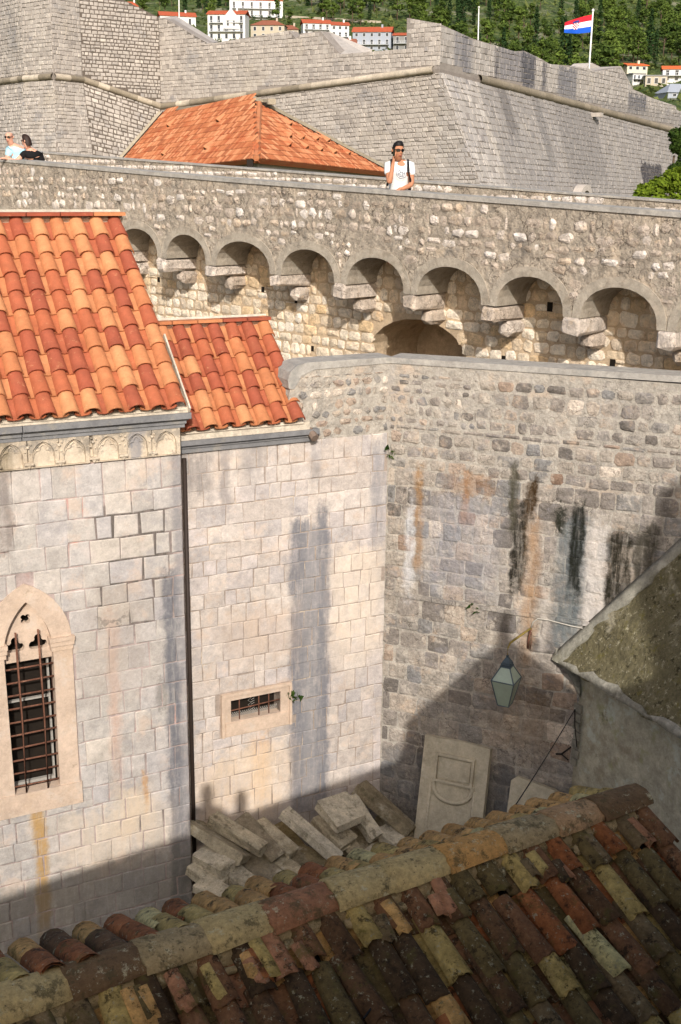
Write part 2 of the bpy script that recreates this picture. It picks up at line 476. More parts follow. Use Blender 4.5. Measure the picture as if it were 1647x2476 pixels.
def cut_holes(rects, holes):
    for (a0, a1, b0, b1) in holes:
        nxt = []
        for (a, b, c, d) in rects:
            if b <= a0 or a >= a1 or d <= b0 or c >= b1:
                nxt.append((a, b, c, d)); continue
            if c < b0 and d > b0 and (b0 - c) > .08: nxt.append((a, b, c, b0 - .004)); c = b0
            if d > b1 and (d - b1) > .08: nxt.append((a, b, b1 + .004, d)); d = b1
            if a < a0 - .06: nxt.append((a, a0 - .004, c, d))
            if b > a1 + .06: nxt.append((a1 + .004, b, c, d))
        rects = nxt
    return rects

def emit_stones(items, parent, mat, part='stone', rest='stone_backing', cap=300):
    """items: list of (V,F,tint,weight). the largest in the photo become parts, the rest one joined part"""
    items = sorted(items, key=lambda x: -x[3])
    for V, Fc, t, w in items[:cap]:
        mk(part, V, Fc, mat, parent, tint=t)
    if len(items) > cap:
        mb = MB()
        for V, Fc, t, w in items[cap:]: mb.add(V, Fc, t)
        mb.build(rest, mat, parent, kind='stuff')

def in_frame(p, m=40):
    q = np.array(p) - EYE; z = q @ FW
    if z < .1: return False
    u = 823.5 + F_PX * (q @ RT) / z; v = 1238 - F_PX * (q @ UP) / z
    return -m < u < 1647 + m and -m < v < 2476 + m

def stone_item(S, poly, proud, ch, bulge=0, jit=0.0, tint=None, back=.04):
    V, Fc = stone_geo(S, poly, proud, ch, bulge, back, jit)
    c = np.mean(np.array(V), 0)
    w = area(poly) * px_size(c) ** 2 * (1 if in_frame(c, 10) else 1e-4)
    return V, Fc, (rng.random() if tint is None else tint), w

# ================================================================== SETTING
M_ground = stone_mat('court_floor', [(0, L(120, 114, 104)), (1, L(120, 114, 104))], patch=[L(100, 96, 84), L(140, 132, 118)], bump=.5)
mb = MB(); mb.add([(-30, -30, -.3), (30, -30, -.3), (30, 26, -.3), (-30, 26, -.3)], [(0, 1, 2, 3)])
mb.build('court_ground', M_ground, kind='structure')

def terr(x, y):
    el = 0.03 + 0.08 * (y - 150) / 450.0
    z = 9 + el * y
    z += 5.0 * math.sin(x * .013 + 1.3) * math.sin(y * .011) * min(1, max(0, (y - 220) / 200)) + 1.6 * math.sin(x * .05 + y * .03) * min(1, max(0, (y - 220) / 200))
    w = min(1.0, max(0.0, (y - 215) / 110.0)); w = w * w * (3 - 2 * w)
    return 1.0 + (z - 1.0) * w
def terr_hit(u, v):
    d = ray(u, v); lo, hi = 150.0, 1400.0
    for k in range(40):
        m = (lo + hi) / 2; p = EYE + d * (m / d[1])
        if p[2] > terr(p[0], m): lo = m
        else: hi = m
    p = EYE + d * (lo / d[1]); p[2] = terr(p[0], p[1]); return p
NX, NY = 110, 90
V = []; Fc = []
for j in range(NY):
    y = 26 + (1500 - 26) * (j / (NY - 1)) ** 1.6
    for i in range(NX):
        x = (i / (NX - 1) - .5) * (120 + 1.1 * y)
        zz = terr(x, y) + (nrs.uniform(-.8, .8) if y > 260 else 0)
        V.append((x, y, zz if y > 60 else -.35))
for j in range(NY - 1):
    for i in range(NX - 1):
        a = j * NX + i
        Fc.append((a, a + 1, a + NX + 1, a + NX))
N = NT('hill_scrub')
n1 = N.noise(.035, 6, .7); n2 = N.noise(.3, 6, .75)
c = N.ramp(n2, [(.3, L(38, 56, 24)), (.5, L(70, 88, 40)), (.62, L(104, 112, 62)), (.75, L(134, 128, 98))])
c = N.mix(N.mr(n1, .52, .66, 0, .8), c, L(150, 146, 124))
c = N.mix(N.mr(n1, .40, .30, 0, .9), c, L(48, 66, 30))
N.lk(c, N.b.inputs['Base Color']); N.b.inputs['Roughness'].default_value = 1
b1 = N.node('ShaderNodeBump', {'Height': n2, 'Strength': 1.0, 'Distance': 2.0}); N.lk(b1.outputs[0], N.b.inputs['Normal'])
mk('hillside', V, Fc, N.m, None, True, kind='structure')

# ================================================================== roof tile kit
def tile_mesh(name, w0, w1, ln, h0, h1, th, seg, mat, tint, concave=False, lift0=0.0, lift1=0.0, chip=0.0):
    V = []
    for (y, w, h, lf) in ((0, w0, h0, lift0), (ln, w1, h1, lift1)):
        for (ww, hh) in ((w, h), (w - 2 * th, h - th)):
            for k in range(seg + 1):
                a = math.pi * k / seg
                x = ww / 2 * math.cos(a); z = hh * math.sin(a)
                yy = y + (rng.uniform(-chip, chip) if (chip and y == 0) else 0)
                V.append((x, yy, lf + (-z if concave else z)))
    n = seg + 1
    o0, i0, o1, i1 = 0, n, 2 * n, 3 * n
    Fc = []
    for k in range(seg):
        Fc.append((o0 + k, o0 + k + 1, o1 + k + 1, o1 + k))
        Fc.append((i0 + k + 1, i0 + k, i1 + k, i1 + k + 1))
        Fc.append((o0 + k + 1, o0 + k, i0 + k, i0 + k + 1))
    me = mesh_of(name, V, Fc, mat, True, tint)
    # keep the end lip crisp
    sm = [not (i % 3 == 2) for i in range(len(Fc))]
    me.polygons.foreach_set('use_smooth', sm)
    return me

def roof_frame(dx, horiz_up, pitch):
    U = horiz_up * math.cos(pitch) + np.array([0, 0, math.sin(pitch)])
    Nn = np.cross(dx, U)
    if Nn[2] < 0: Nn = -Nn
    return U, Nn, np.stack([dx, U, Nn], 1)

def rotx(R, yaw=0, tilt=0, roll=0):
    """small rotations in the tile's own frame"""
    cz, sz = math.cos(yaw), math.sin(yaw); cx, sx = math.cos(tilt), math.sin(tilt); cy, sy = math.cos(roll), math.sin(roll)
    Z = np.array([[cz, -sz, 0], [sz, cz, 0], [0, 0, 1]]); X = np.array([[1, 0, 0], [0, cx, -sx], [0, sx, cx]]); Y = np.array([[cy, 0, sy], [0, 1, 0], [-sy, 0, cy]])
    return R @ Z @ X @ Y

# new orange tiles
N = NT('new_clay_tile')
c = N.ramp(N.attr(), [(0, L(156, 82, 58)), (.15, L(146, 76, 56)), (.32, L(164, 90, 62)), (.45, L(170, 97, 64)), (.55, L(178, 112, 74)), (.75, L(184, 121, 81)), (1, L(194, 134, 92))])
c = N.mix(1.0, c, N.gray(N.noise(7, 7, .72), .72, 1.18), 'MULTIPLY')
c = N.mix(N.mr(N.noise(24, 7, .78), .60, .68, 0, .5), c, L(110, 82, 62))
c = N.mix(1.0, c, N.gray(N.noise(60, 4, .7), .9, 1.08), 'MULTIPLY')
c = N.mix(N.mr(N.noise(3.1, 7, .75), .54, .68, 0, .45), c, L(150, 92, 62))
c = N.mix(N.mr(N.noise(16, 7, .75), .58, .7, 0, .4), c, L(214, 164, 120))
N.lk(c, N.b.inputs['Base Color']); N.b.inputs['Roughness'].default_value = .8
b1 = N.node('ShaderNodeBump', {'Height': N.noise(70, 5, .7), 'Strength': .25, 'Distance': .004}); N.lk(b1.outputs[0], N.b.inputs['Normal'])
M_tile = N.m
M_tmort = stone_mat('eave_mortar', [(0, L(196, 184, 166)), (1, L(196, 184, 166))], patch=[L(150, 142, 130), L(214, 204, 186)], patch_amt=.7, bump=.7, patch_scale=4)
M_slate = stone_mat('grey_cornice_stone', [(0, L(112, 112, 114)), (1, L(128, 127, 126))], patch=[L(92, 92, 96), L(150, 144, 132)], patch_amt=.5, patch_scale=3, fine=(.8, 1.2), bump=.3)
M_peach = stone_mat('window_limestone', [(0, L(198, 176, 156)), (1, L(206, 182, 160))], patch=[L(186, 162, 138), L(194, 180, 166)], patch_amt=.6, fine=(.8, 1.12), bump=.3, bscale=60, speck=(L(222, 202, 178), .5), mid=(.84, 1.1), lichen=[(6, .60, L(150, 134, 112), .6)])
M_frieze = stone_mat('frieze_stone', [(0, L(192, 177, 156)), (.5, L(204, 189, 168)), (1, L(188, 173, 154))], patch=[L(168, 152, 132), L(118, 112, 105)], patch_amt=.65, patch_scale=3.5, fine=(.75, 1.15), bump=.4, bscale=40,
                     S=F1, stains=[(-3.3, .1, 6.07, 6.2, .1, .03, L(128, 122, 114), .7), (-.62, -.46, 5.8, 6.2, .03, .05, L(120, 122, 130), .7), (-2.2, -1.98, 5.7, 6.2, .05, .1, L(110, 98, 74), .7), (-1.2, -1.05, 5.9, 6.2, .04, .1, L(120, 112, 100), .6)])
M_rust = stone_mat('rusty_iron', [(0, L(96, 60, 46)), (1, L(120, 84, 66))], patch=[L(150, 112, 92), L(70, 46, 38)], patch_amt=.7, patch_scale=9, bump=.4, rough=.85)
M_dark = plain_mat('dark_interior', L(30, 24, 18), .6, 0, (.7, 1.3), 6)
M_white = plain_mat('white_paint', L(222, 220, 214), .6)
M_cornershade = plain_mat('corner_shadow_brown', L(52, 42, 36), .6)

def clay_roof(parent_roof, S, s_right, ncol, sp, o_eave, z_eave, pitch, nrow, exp, seed, pan=True):
    r = random.Random(seed)
    dx = S.d; U, Nn, R = roof_frame(dx, -S.n, pitch)
    reds = [tile_mesh('clay_tile', sp * .78, sp * .66, exp * 1.22, sp * .34, sp * .28, .012, 6, M_tile, t, lift0=.028, lift1=.004) for t in (.02, .1, .2, .3, .38)]
    yels = [tile_mesh('clay_tile', sp * .78, sp * .66, exp * 1.22, sp * .34, sp * .28, .012, 6, M_tile, t, lift0=.028, lift1=.004) for t in (.58, .68, .78, .9, 1.0)]
    pans = [tile_mesh('pan_tile', sp * .8, sp * .86, exp * 1.15, sp * .22, sp * .24, .012, 4, M_tile, t, True, lift0=.055, lift1=.035) for t in (.45, .62, .7, .3, .8)]
    for c_ in range(ncol):
        for k in range(nrow):
            s = s_right - c_ * sp
            base = S.P(s, z_eave, o_eave) + U * (k * exp)
            me = r.choice(reds) if r.random() < .52 else r.choice(yels)
            link('clay_tile', me, base + Nn * .012 + dx * r.uniform(-.009, .009) + U * r.uniform(-.014, .014), parent_roof, rotx(R, r.uniform(-.03, .03), r.uniform(-.01, .012), r.uniform(-.035, .035)))
            if pan:
                link('pan_tile', r.choice(pans), base - dx * sp / 2 + U * r.uniform(-.008, .008), parent_roof, rotx(R, r.uniform(-.01, .01)))
    return U, Nn, R

def pointed(cx, z0, a, h, n=8):
    """pointed arch from (cx-a,z0) over (cx,z0+h) to (cx+a,z0)"""
    c_ = (h * h - a * a) / (2 * a); Rr = c_ + a
    tm = math.atan2(h, c_)
    left = [(cx + c_ - Rr * math.cos(tm * k / n), z0 + Rr * math.sin(tm * k / n)) for k in range(n + 1)]
    right = [(2 * cx - p, q) for p, q in reversed(left[:-1])]
    return left + right          # left springer -> apex -> right springer

# ------------------------------------------------------------------ tall apse (left)
AP = thing('church_apse', 'tall pinkish stone church wall with barred gothic window under orange tiled roof', 'church', F1.P(-1.3, -.3, -1.1))
WCX = -1.925
win_hole = [(WCX - .36, 1.7), (WCX + .36, 1.7)] + list(reversed(pointed(WCX, 3.66, .36, .62)))
V, Fc = plate_mesh([(-3.3, -.4), (0, -.4), (0, 6.2), (-3.3, 6.2)], [win_hole], F1, -.36, 0, M_f1_mortar, 'wall')
wall1 = mk('wall', V, Fc, M_f1_mortar, AP)
hz = [(0, 6.2), (-2.32, 8.22), (-2.32, -.4), (-.361, -.4), (-.361, 6.2)]
Sx = Surf(F1.P(0, 0, 0), F1.d)
V = [F1.P(s, z, o) for s in (-3.3, -.004) for (o, z) in hz]
n = len(hz)
Fc = [tuple(range(n)), tuple(range(2 * n - 1, n - 1, -1))] + [(i, i + n, (i + 1) % n + n, (i + 1) % n) for i in range(n)]
mk('rear_wall', V, Fc, M_f1_mortar, AP)
items = []
# the wall's stones, laid course by course, cut round the window surround
r1 = random.Random(11)
zc = -.38; 
while zc < 5.80:
    h = r1.uniform(.23, .33) if zc > 1 else r1.uniform(.2, .3)
    if 5.82 - zc - h < .14: h = 5.82 - zc
    s = -3.25 + r1.uniform(0, .2)
    rects = []
    while s < -.005:
        w = r1.choice([r1.uniform(.14, .26), r1.uniform(.24, .36), r1.uniform(.26, .44)])
        b = min(s + w, -.002)
        if -.002 - b < .12: b = -.002
        rects.append((s + .005, b - .005 if b < -.01 else b, zc + .005, zc + h - .005)); s = b
        if b >= -.003: break
    holes = [(-2.45, -1.405, 1.55, 3.75)]
    rects = cut_holes(rects, holes)
    for (a, b, c, d) in rects:
        if -1.08 < (a + b) / 2 < -.2 and 3.75 < (c + d) / 2 < 5.3 and r1.random() < .55: a += .010; b -= .010; c += .009; d -= .009
        j = lambda: r1.uniform(-.011, .011)
        poly = [(a + j(), c + j()), (b + j() if b < -.01 else b, c + j()), (b + j() if b < -.01 else b, d + j()), (a + j(), d + j())]
        # cut the corners under the pointed surround
        if d > 3.75 and c < 4.5 and a < -1.35 and b > -2.5:
            if c >= 3.74:
                m = (c + d) / 2
                kx = .54 * max(0.0, 1 - ((m - 3.75) / .78) ** 1.7)
                if a > WCX - kx and b < WCX + kx: continue
                if (a + b) / 2 > WCX: poly = [(max(p, WCX + kx), q) for p, q in poly]
                else: poly = [(min(p, WCX - kx), q) for p, q in poly]
                if area(poly) < .004: continue
        items.append(stone_item(F1, poly, r1.uniform(.005, .014), .012, jit=.003))
    zc += h
emit_stones(items, wall1, M_f1)
# window surround
WN = mk('window', *plate_mesh([(WCX - .51, 1.6), (WCX + .51, 1.6)] + list(reversed(pointed(WCX, 3.72, .51, .76, 10))),
        [[(WCX - .27, 1.84), (WCX + .27, 1.84)] + list(reversed(pointed(WCX, 3.62, .285, .64, 10)))], F1, -.10, .028, M_peach, 'window'), M_peach, AP)
def trefoil(cx, z0, r_, n=7):
    pts = []
    for (ox, oz, a0, a1) in ((.085, 0, -90, 100), (0, .10, -20, 200), (-.085, 0, 80, 270)):
        for k in range(n):
            a = math.radians(a0 + (a1 - a0) * k / (n - 1))
            pts.append((cx + ox * r_ / .05 * .62 + r_ * math.cos(a) * .72, z0 + oz * r_ / .05 * .66 + r_ * math.sin(a) * .8))
    return pts
def quatre(cx, z0, r_, n=7):
    pts = []
    for q in range(4):
        ca = math.radians(45 + 90 * q)
        for k in range(n):
            a = ca + math.radians(-105 + 210 * k / (n - 1))
            pts.append((cx + r_ * math.cos(ca) * 1.0 + r_ * math.cos(a) * .8, z0 + r_ * math.sin(ca) * 1.0 + r_ * math.sin(a) * .8))
    return pts
tr_outer = [(WCX - .30, 3.50), (WCX + .30, 3.50)] + list(reversed(pointed(WCX, 3.60, .30, .68, 10)))
mk('tracery', *plate_mesh(tr_outer, [quatre(WCX + .005, 4.02, .036), trefoil(WCX - .135, 3.68, .062), trefoil(WCX + .135, 3.68, .062)], F1, -.15, -.07, M_peach, 'tracery'), M_peach, WN)
mb = MB()
for sgn in (-1, 1):
    x0, x1 = (WCX - .52, WCX - .262) if sgn < 0 else (WCX + .262, WCX + .52)
    mb = MB(); mb.sbox(F1, x0, x1, 3.60, 3.66, -.1, .040); mb.sbox(F1, x0 - .012, x1 + .012, 3.662, 3.72, -.1, .058); mb.sbox(F1, x0 - .02, x1 + .02, 3.722, 3.77, -.1, .072)
    mb.build('capital', M_peach, WN)
MB().sbox(F1, WCX - .55, WCX + .535, 1.56, 1.845, -.12, .045).build('sill', M_peach, WN)
mb = MB()
for (a, b, c, d) in ((-.262, -.245, 1.85, 3.5), (.24, .262, 1.85, 3.5), (-.245, .24, 1.85, 1.89), (-.245, .24, 3.46, 3.5), (-.245, .24, 2.95, 2.972)):
    mb.sbox(F1, WCX + a, WCX + b, c, d, -.22, -.17)
mb.build('casement', plain_mat('grey_wood', L(158, 154, 146), .7), WN)
MB().sbox(F1, WCX - .30, WCX + .30, 1.8, 4.3, -.34, -.26).build('pane', M_dark, WN)
for s_ in (-.135, .125):
    MB().tube([F1.P(WCX + s_, 1.78, .02), F1.P(WCX + s_ + .004, 2.8, .035), F1.P(WCX + s_, 3.9, .012)], .0125, 6).build('iron_bar', M_rust, WN, True)
for k in range(10):
    z = 1.93 + k * .168
    MB().tube([F1.P(WCX - .30, z + rng.uniform(-.006, .006), -.01), F1.P(WCX + .29, z + rng.uniform(-.006, .006), -.01)], .0115, 6).build('iron_bar', M_rust, WN, True)
# frieze of blind arches
FZ = MB().sbox(F1, -3.3, -.002, 5.825, 6.15, -.05, .006).build('frieze', M_frieze, AP)
ax_ = [F1.st(x / 3.336, 1020 + y / 3.336)[0] for x, y in ((1330, 75), (1095, 92), (860, 112), (590, 140), (340, 160), (80, 185))]
ax_ = ax_ + [ax_[-1] - .37, ax_[-1] - .74]
for i, sx_ in enumerate(ax_):
    hw = .172
    s0, s1 = max(sx_ - hw, -3.3), min(sx_ + hw, -.004)
    outer = [(s0, 5.83), (s1, 5.83), (s1, 6.148), (s0, 6.148)]
    hole = [(sx_ - .125, 5.84), (sx_ + .125, 5.84)] + list(reversed(pointed(sx_, 5.97, .125, .155, 6)))
    mk('arch_panel', *plate_mesh(outer, [hole], F1, .004, .042 + .002 * (i % 2), M_frieze, 'arch_panel'), M_frieze, FZ, tint=None)
    # cusped inner moulding
    mb = MB()
    arc = pointed(sx_, 5.95, .112, .165, 7)
    mb.tube([F1.P(a, b, .016) for a, b in arc], .009, 5)
    arc2 = [(sx_ - .105, 5.98), (sx_ - .075, 6.02), (sx_ - .035, 6.025), (sx_ - .028, 6.06), (sx_, 6.085), (sx_ + .028, 6.06), (sx_ + .035, 6.025), (sx_ + .075, 6.02), (sx_ + .105, 5.98)]
    mb.tube([F1.P(a, b, .014) for a, b in arc2], .007, 5)
    mb.build('moulding', M_frieze, FZ)
    if i < 7:
        mb = MB(); q = sx_ - .172
        mb.sbox(F1, q - .05, q + .05, 5.872, 5.90, .0, .075); mb.add(*prism([(q - .03, 5.871), (q, 5.83), (q + .03, 5.871)], F1, .0, .06))
        mb.build('bracket', M_frieze, FZ)
        mb = MB()
        for (dx_, dz_, rr) in ((0, .17, .024), (.03, .2, .014), (-.035, .12, .013), (.02, .10, .012), (-.02, .215, .012)):
            mb.tube([F1.P(q + dx_, 5.9 + dz_, .03), F1.P(q + dx_, 5.9 + dz_, .055), F1.P(q + dx_, 5.9 + dz_, .064)], [rr, rr * .8, rr * .3], 7)
        mb.build('rosette', M_frieze, FZ, True)
# cornice
CN = MB()
for (a, b, z0, z1, o) in ((-3.3, -1.855, 0, 0, 0), (-1.845, .0, 0, 0, 0)):
    e = .0 if b < -.5 else 1
    CN.sbox(F1, a, b + .045 * e, 6.152, 6.198, -.05, .052); CN.sbox(F1, a, b + .06 * e, 6.20, 6.238, -.05, .072)
    CN.sbox(F1, a, b + .085 * e, 6.24, 6.262, -.05, .085); CN.sbox(F1, a, b + .105 * e, 6.264, 6.335, -.05, .125)
CN.build('cornice', M_slate, AP)
# roof
RF = MB()
pit1 = math.radians(41.3)
U1, N1, R1 = roof_frame(dF, -nF, pit1)
e0 = F1.P(0, 6.385, .17)
V = []
for s in (-3.3, .045):
    for (up, nn) in ((-.0, -.01), (3.12, -.01), (3.12, -.09), (-.0, -.05)):
        V.append(F1.P(s, 6.385, .13) + U1 * up + N1 * nn)
RF.add(V, [(0, 1, 2, 3), (7, 6, 5, 4), (0, 4, 5, 1), (1, 5, 6, 2), (2, 6, 7, 3), (3, 7, 4, 0)])
roof1 = RF.build('roof', M_tmort, AP)
clay_roof(roof1, F1, -.065, 13, .250, .16, 6.40, pit1, 10, .305, 3)
for k in range(8):
    s1_ = .05 - k * .42
    MB().frame_box(F1.P(s1_ - .205, 6.40, .15) + U1 * 3.10 + N1 * .10, (dF, -nF, (0, 0, 1)), (.203, .09, .022), rng.choice([.1, .3, .8, .62])).build('ridge_tile', M_tile, roof1)
V = [F1.P(s, 6.40, .10) + U1 * 3.02 + N1 * k for s in (-3.3, .04) for k in (.0, .09)] + [F1.P(s, 6.40, .10) + U1 * 3.2 + N1 * k for s in (-3.3, .04) for k in (.0, .08)]
mk('ridge_mortar', V, [(0, 1, 3, 2), (4, 6, 7, 5), (0, 2, 6, 4), (1, 5, 7, 3), (0, 4, 5, 1), (2, 3, 7, 6)], M_tmort, roof1)
MB().sbox(F1, -3.3, .08, 6.338, 6.405, -.05, .112).build('eave_mortar', M_tmort, AP)
V = [F1.P(s, 6.36, .15) + U1 * up + N1 * k for s in (.062, .082) for up in (0, 1.15) for k in (-.02, .055)]
mk('verge_strip', V, [(0, 1, 3, 2), (4, 6, 7, 5), (0, 4, 5, 1), (2, 3, 7, 6), (0, 2, 6, 4), (1, 5, 7, 3)], M_tmort, roof1)
mb = MB(); mb.tube([F2.P(.135, -.35, .045), F2.P(.135, 5.7, .045)], .028, 7); mb.build('corner_shadow', M_cornershade, AP, True)  # dark tube standing in for the shadow in the gap between the walls

# ------------------------------------------------------------------ low wing (middle)
LWG = thing('church_wing', 'low stone church wing with small barred window and stepped-down orange tiled roof', 'church', F2.P(1.2, -.3, -.7))
V, Fc = plate_mesh([(.0, -.4), (S_F2C, -.4), (S_F2C, 5.76), (.0, 5.76)], [[(.70, 2.05), (1.415, 2.05), (1.415, 2.365), (.70, 2.365)]], F2, -.30, 0, M_f2_mortar, 'wall')
wall2 = mk('wall', V, Fc, M_f2_mortar, LWG)
hz = [(-.301, 5.76), (-1.2, 6.9), (-1.2, -.4), (-.301, -.4)]
V = [F2.P(s, z, o) for s in (0, 1.62) for (o, z) in hz]
Fc = [tuple(range(4)), (7, 6, 5, 4)] + [(i, i + 4, (i + 1) % 4 + 4, (i + 1) % 4) for i in range(4)]
mk('rear_wall', V, Fc, M_f2_mortar, LWG)
items = []
r2 = random.Random(5)
zc = -.38
while zc < 5.74:
    h = r2.uniform(.19, .31)
    if 5.76 - zc - h < .12: h = 5.76 - zc
    s = r2.uniform(-.2, 0)
    rects = []
    while s < S_F2C:
        w = r2.uniform(.14, .30) if r2.random() < .85 else r2.uniform(.3, .42)
        a, b = max(s, .005), min(s + w, S_F2C)
        if b - a > .05: rects.append((a + .004, b - .004, zc + .004, zc + h - .004))
        s += w
    rects = cut_holes(rects, [(.555, 1.585, 1.845, 2.475)])
    if zc > 5.5: rects = [q for q in rects if q[1] < S_F2C]
    for (a, b, c, d) in rects:
        j = lambda: r2.uniform(-.009, .009)
        items.append(stone_item(F2, [(a + j(), c + j()), (b + j(), c + j()), (b + j(), d + j()), (a + j(), d + j())], r2.uniform(.003, .011), .010, jit=.003))
    zc += h
emit_stones(items, wall2, M_f2)
W2 = mk('window', *plate_mesh([(.565, 1.845), (1.575, 1.845), (1.575, 2.465), (.565, 2.465)], [[(.70, 2.055), (1.415, 2.055), (1.415, 2.36), (.70, 2.36)]], F2, -.12, .022, M_peach, 'window'), M_peach, LWG)
mb = MB()
for (a, b, c, d) in ((.565, 1.575, 2.425, 2.466), (.563, .602, 1.85, 2.424), (1.538, 1.577, 1.85, 2.424)): mb.sbox(F2, a, b, c, d, .0, .045)
mb.build('moulding', M_peach, W2)
MB().sbox(F2, .62, 1.52, 1.862, 2.045, -.02, .034).build('sill', M_peach, W2)
MB().sbox(F2, .69, 1.43, 2.03, 2.38, -.29, -.2).build('pane', M_dark, W2)
for q in (.835, 1.115, 1.26): MB().tube([F2.P(q, 2.04, -.02), F2.P(q, 2.375, -.02)], .009, 6).build('iron_bar', M_rust, W2, True)
MB().tube([F2.P(.69, 2.205, -.005), F2.P(1.43, 2.235, -.005)], .009, 6).build('iron_bar', M_rust, W2, True)
mb = MB()
for k in range(26):
    for (sgn) in (1, -1):
        x0 = .70 + .715 * k / 25; z0, z1 = 2.06, 2.13
        mb.tube([F2.P(x0, z0, -.10), F2.P(min(1.41, max(.705, x0 + sgn * .05)), z1, -.10)], .0022, 3, cap=False)
for k in range(9):
    for sgn in (1, -1): mb.tube([F2.P(.99 + .05 * (k % 2), 2.06 + .033 * k, -.10), F2.P(.99 + .05 * ((k + 1) % 2) , 2.06 + .033 * (k + 1), -.10)], .003, 3, cap=False)
    mb.tube([F2.P(1.035, 2.06 + .033 * k, -.10), F2.P(1.085, 2.08 + .033 * k, -.10)], .003, 3, cap=False)
mb.build('wire_mesh', plain_mat('galvanised_wire', L(176, 172, 164), .5, .3), W2)
mb = MB()
mb.sbox(F2, .0, 1.90, 5.76, 5.82, -.05, .045); mb.sbox(F2, .0, 1.91, 5.822, 5.862, -.05, .065); mb.sbox(F2, .0, 1.93, 5.864, 5.925, -.05, .11)
mb.build('cornice', M_slate, LWG)
MB().sbox(F2, .0, 1.80, 5.927, 6.03, -.05, .085).build('eave_mortar', M_tmort, LWG)
pit2 = math.radians(44.5)
U2, N2, R2 = roof_frame(dF, -nF, pit2)
V = []
for s in (-.3, 1.72):
    for (up, nn) in ((0, -.01), (1.62, -.01), (1.62, -.09), (0, -.05)):
        V.append(F2.P(s, 6.02, .11) + U2 * up + N2 * nn)
roof2 = MB().add(V, [(0, 1, 2, 3), (7, 6, 5, 4), (0, 4, 5, 1), (1, 5, 6, 2), (2, 6, 7, 3), (3, 7, 4, 0)]).build('roof', M_tmort, LWG)
clay_roof(roof2, F2, 1.615, 8, .232, .135, 6.045, pit2, 6, .262, 9)
for k in range(6):
    s1_ = 1.70 - k * .34
    MB().frame_box(F2.P(s1_ - .165, 6.04, .12) + U2 * 1.60 + N2 * .085, (dF, -nF, (0, 0, 1)), (.163, .08, .02), rng.choice([.1, .3, .8, .62])).build('ridge_tile', M_tile, roof2)
V = [F2.P(s, 6.04, .10) + U2 * 1.54 + N2 * k for s in (-.3, 1.69) for k in (.0, .08)] + [F2.P(s, 6.04, .10) + U2 * 1.68 + N2 * k for s in (-.3, 1.69) for k in (.0, .07)]
mk('ridge_mortar', V, [(0, 1, 3, 2), (4, 6, 7, 5), (0, 2, 6, 4), (1, 5, 7, 3), (0, 4, 5, 1), (2, 3, 7, 6)], M_tmort, roof2)
mb = MB(); mb.tube([F2.P(1.82, 5.9, .03), F2.P(1.84, 5.82, .16)], .055, 8); mb.build('gutter_spout', plain_mat('spout_stone', L(120, 104, 92)), LWG)

# ------------------------------------------------------------------ court wall (right)
CWL = thing('court_wall', 'high weathered rubble wall with black water stains behind the hanging lantern', 'wall', RW.P(1.9, -.3, -.2))
TOPZ = 6.70
rub_poly = [(1.60, 5.762), (S_F2C, 5.762), (S_F2C, TOPZ), (1.86, TOPZ), (1.72, TOPZ - .04), (1.60, TOPZ - .16), (1.545, TOPZ - .34), (1.56, 6.1)]
core = MB()
core.add(*prism(rub_poly, F2, -.40, 0)); 
core.add(*prism([(0.0, -.4), (4.15, -.4), (4.15, TOPZ), (0.0, TOPZ)], RW, -.40, 0))
corew = core.build('wall', M_rw_mortar, CWL)
items = []
r3 = random.Random(21)
# upper rubble on the right wall
def add_rub(S, s0, s1, z0, z1, hr, wr, joint, rnd, jit, proud, bulge, prob=1.0, tintf=None, wob=.012):
    out = []
    for (a, b, c, d) in courses(s0, s1, z0, z1, hr, wr, joint, r3, wob):
        if r3.random() > prob: continue
        poly = rough_poly(a, b, c, d, r3, rnd, jit)
        out.append(stone_item(S, poly, r3.uniform(*proud) * .65, .018, r3.uniform(*bulge) * .6, tint=(tintf() if tintf else None)))
    return out
tl_ = lambda: min(1, max(0, r3.gauss(.42, .27)))
items += add_rub(RW, .02, 1.2, 5.90, 6.58, (.10, .15), (.09, .2), .04, .3, .15, (.004, .02), (.0, .016), .9, tl_)
items += add_rub(RW, 1.2, 4.1, 5.90, 6.58, (.15, .20), (.14, .28), .04, .2, .12, (.006, .024), (.0, .016), .95, tl_)
items += add_rub(RW, .02, 4.1, 5.30, 5.90, (.15, .19), (.16, .32), .034, .17, .10, (.006, .022), (.0, .016), 1, tl_)
items += add_rub(RW, .01, 4.1, 3.56, 5.30, (.17, .25), (.15, .36), .016, .12, .08, (.003, .018), (.0, .014), 1, tl_)
items += add_rub(RW, .01, 4.1, 1.3, 3.50, (.2, .28), (.2, .42), .014, .12, .08, (.003, .016), (.0, .014), 1, tl_)
items += add_rub(RW, .01, 4.1, -.35, 1.3, (.22, .32), (.24, .46), .016, .14, .08, (.005, .02), (.0, .016), 1, tl_)
# cream rubble over the wing's wall
up_items = add_rub(F2, 1.66, S_F2C, 5.77, 6.60, (.10, .15), (.09, .22), .04, .35, .14, (.008, .024), (.0, .018), .85, lambda: r3.choice([.85, .95, 1, .6, .45, .55]))
items += up_items
emit_stones(items, corew, M_rw)
# a projecting course line
mb = MB(); 
for k in range(12):
    a = .02 + k * .34
    mb.sbox(RW, a, a + .33, 3.50 - .004 * k * 0, 3.555, -.02, .026 + .004 * (k % 3))
mb.build('string_course', M_rw, corew)
